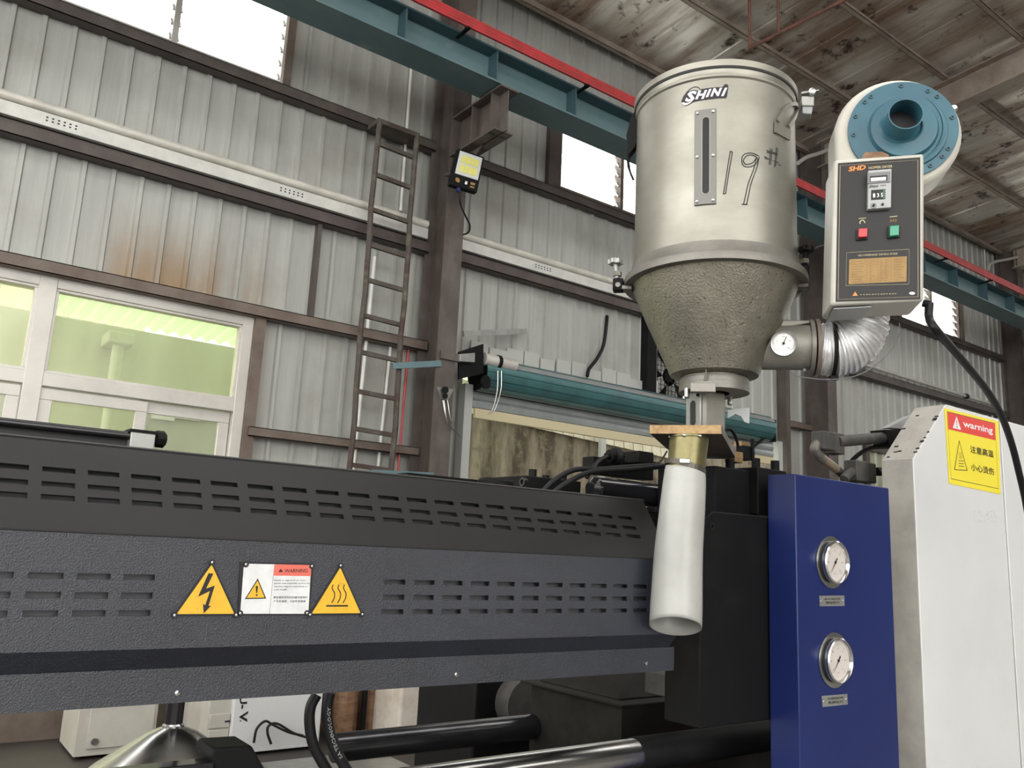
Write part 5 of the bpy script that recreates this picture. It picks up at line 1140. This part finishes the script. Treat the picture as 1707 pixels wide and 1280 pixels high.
# cabinets, blocks and clutter against the wall
YK = 5.55
def cab(x0, x1, Y, h, lb, m_=m_cream, z0=.02, dep=.45):
    a, b_ = oY(x0, 1230, Y).x, oY(x1, 1230, Y).x
    t = thing('metal_cabinet', lb, 'cabinet', ((a+b_)/2, Y+dep/2, 0)); MB().box(a, b_, Y, Y+dep, z0, h).build('body', m_, t, .004)
    for xx in (a+.04, b_-.04): MB().cyl((xx, Y+.05, 0), (xx, Y+.05, z0), .02, 8).build('foot', m_dark, t)
    return t, a, b_
t, a, b_ = cab(126, 258, YK, .72, 'wide cream metal cabinet low at the far left behind the chrome cone')
MB().box(a+.06, b_-.02, YK-.012, YK, .06, .70).build('door', m_cream, t, .003); MB().lathe([(.02, 0), (.02, .012)], (a+.1, YK-.012, .1), FN, 12).build('latch', m_bolt, t); MB().box(a+.08, a+.09, YK-.014, YK-.01, .36, .37).build('screw', m_ink, t)
t, a, b_ = cab(308, 333, YK-.1, .72, 'narrow cream cabinet right of the chrome cone shaft', dep=.2); MB().box(a+.01, b_-.01, YK-.11, YK-.10, .06, .70).build('door', m_cream, t, .003)
t, a, b_ = cab(343, 381, YK-.25, .72, 'cream cabinet with a drawer line beside the white panel', dep=.25); zd = oY(365, 1207, YK-.25).z
MB().box(a+.008, b_-.008, YK-.262, YK-.25, .05, zd-.03).build('drawer_front', m_cream, t, .003); MB().box(a+.008, b_-.008, YK-.262, YK-.25, zd-.02, zd+.06).build('drawer_front', m_cream, t, .003); MB().box(a+.1, a+.13, YK-.266, YK-.26, zd+.01, zd+.02).build('handle', m_ink, t)
t, a, b_ = cab(385, 532, YK-.3, .66, 'long white panel cabinet with black sideways letters', m_whitepaint)
YL = YK-.302; px_ = (oY(413, 1195, YL).x-oY(399, 1195, YL).x)/14; mb = MB()
for c_, cx_, cy_, w_, h_ in (('U', 406, 1166, 14, 13), ('-', 404, 1178, 6, 3), ('V', 406, 1194.5, 17, 14), ('.', 401, 1201.5, 2.5, 2.5)): flat(mb, fit2d(text2d(c_, 1, .03), w_*px_, h_*px_), oY(cx_, cy_, YL), (0, 0, -1), (1, 0, 0))
mb.build('lettering', m_ink, t)
for pts, lb in (([(423, 1238), (428, 1215), (442, 1202), (455, 1208), (480, 1220), (505, 1226)], 'upper loop of thin black cable by the white panel cabinet'), ([(452, 1240), (446, 1222), (448, 1210), (462, 1206), (490, 1222), (515, 1230)], 'lower loop of thin black cable by the white panel cabinet')):
    tag(MB().tube(curve([oY(*p, YK-.36) for p in pts]), .008, 6).build('floor_cable', m_rubber), lb, 'cable')
def blockat(x0, x1, ytop, ybot, Y, dep, name, m_, lb, cat, bv=.02):
    a, b_ = oY(x0, ybot, Y), oY(x1, ybot, Y); zt0 = oY(x0, ytop, Y).z
    return tag(MB().box(a.x, b_.x, Y, Y+dep, 0, zt0).build(name, m_, bevel=bv), lb, cat)
blockat(561, 600, 1140, 1213, 5.35, .35, 'timber_block', m_wood, 'rounded brown timber block left of the thin steel post', 'wood', .06)
blockat(611, 643, 1140, 1212, 5.35, .35, 'timber_block', m_wood, 'flat brown timber block right of the thin steel post', 'wood', .02)
blockat(603, 609, 1120, 1214, 5.30, .04, 'steel_post', m_dark, 'thin dark steel post between the two timber blocks', 'post', .004)
blockat(646, 664, 1120, 1212, 5.45, .2, 'board', m_brown, 'brown board standing between timber and white block', 'board', .004)
blockat(665, 765, 1120, 1206, 5.0, .4, 'concrete_block', m_brick, 'rough off white block behind the farther tie bar', 'block', .02)
tp_ = tag(MB().tube(curve([oY(775, 1130, 5.0), oY(775, 1165, 5.0), oY(777, 1195, 5.0), oY(778, 1230, 5.0), V((oY(778, 1230, 5.0).x, 5.0, 0))]), .07, 14).build('drain_pipe', m_fit), 'short dusty vertical pipe right of the white block', 'pipe')
cr_ = thing('pale_crate', 'pale blue crate glimpsed below the right end of the guard', 'crate', (oY(1100, 1140, 5.0).x, 5.2, 0))
a, b_ = oY(1045, 1110, 5.0), oY(1150, 1185, 5.0); MB().box(a.x, b_.x, 5.0, 5.4, 0, a.z).build('body', m_bluecrate, cr_, .01)
for k in range(5): p = oY(1080+13*k, 1148, 5.0); MB().box(p.x, p.x+.015, 4.985, 5.0, .05, p.z+.03).build('rib', m_bluecrate, cr_)
p = oY(1100, 1128, 4.99); MB().box(p.x-.18, p.x+.18, 4.985, 4.999, p.z-.015, p.z+.02).build('dark_band', m_ink, cr_)
tag(MB().tube(curve([oY(1141, 1132, 1.72), oY(1147, 1118, 1.72), oY(1152, 1104, 1.72), oY(1155, 1090, 1.72)]), .009, 8).build('hose_stub', mat('orange_brown_hose', (.30, .12, .03), .5)), 'short orange brown hose stub below the hanging hose', 'hose')
a, b_ = oY(1137, 1132, 1.75), oY(1170, 1165, 1.75); tag(MB().box(a.x, b_.x, 1.75, 1.9, b_.z, a.z).build('grey_bracket', m_fit, bevel=.003), 'small grey bracket right of the pale blue crate', 'bracket')
pu = thing('dark_filler', 'added dark box filling the dark gap behind the cast tray', 'machine part', (2.35, 3.1, 0))  # plain dark box added so the view behind the tray stays black
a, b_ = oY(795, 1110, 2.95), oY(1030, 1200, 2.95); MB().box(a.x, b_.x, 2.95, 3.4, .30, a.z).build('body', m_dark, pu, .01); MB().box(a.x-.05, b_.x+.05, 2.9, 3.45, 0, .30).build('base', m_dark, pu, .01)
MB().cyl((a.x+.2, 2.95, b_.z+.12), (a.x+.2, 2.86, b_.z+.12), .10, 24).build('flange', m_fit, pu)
tag(MB().box(2.0, 2.75, 4.1, 5.0, 0, .02).build('tread_plate', m_galv), 'light chequer plate on the floor behind the hoses', 'plate')
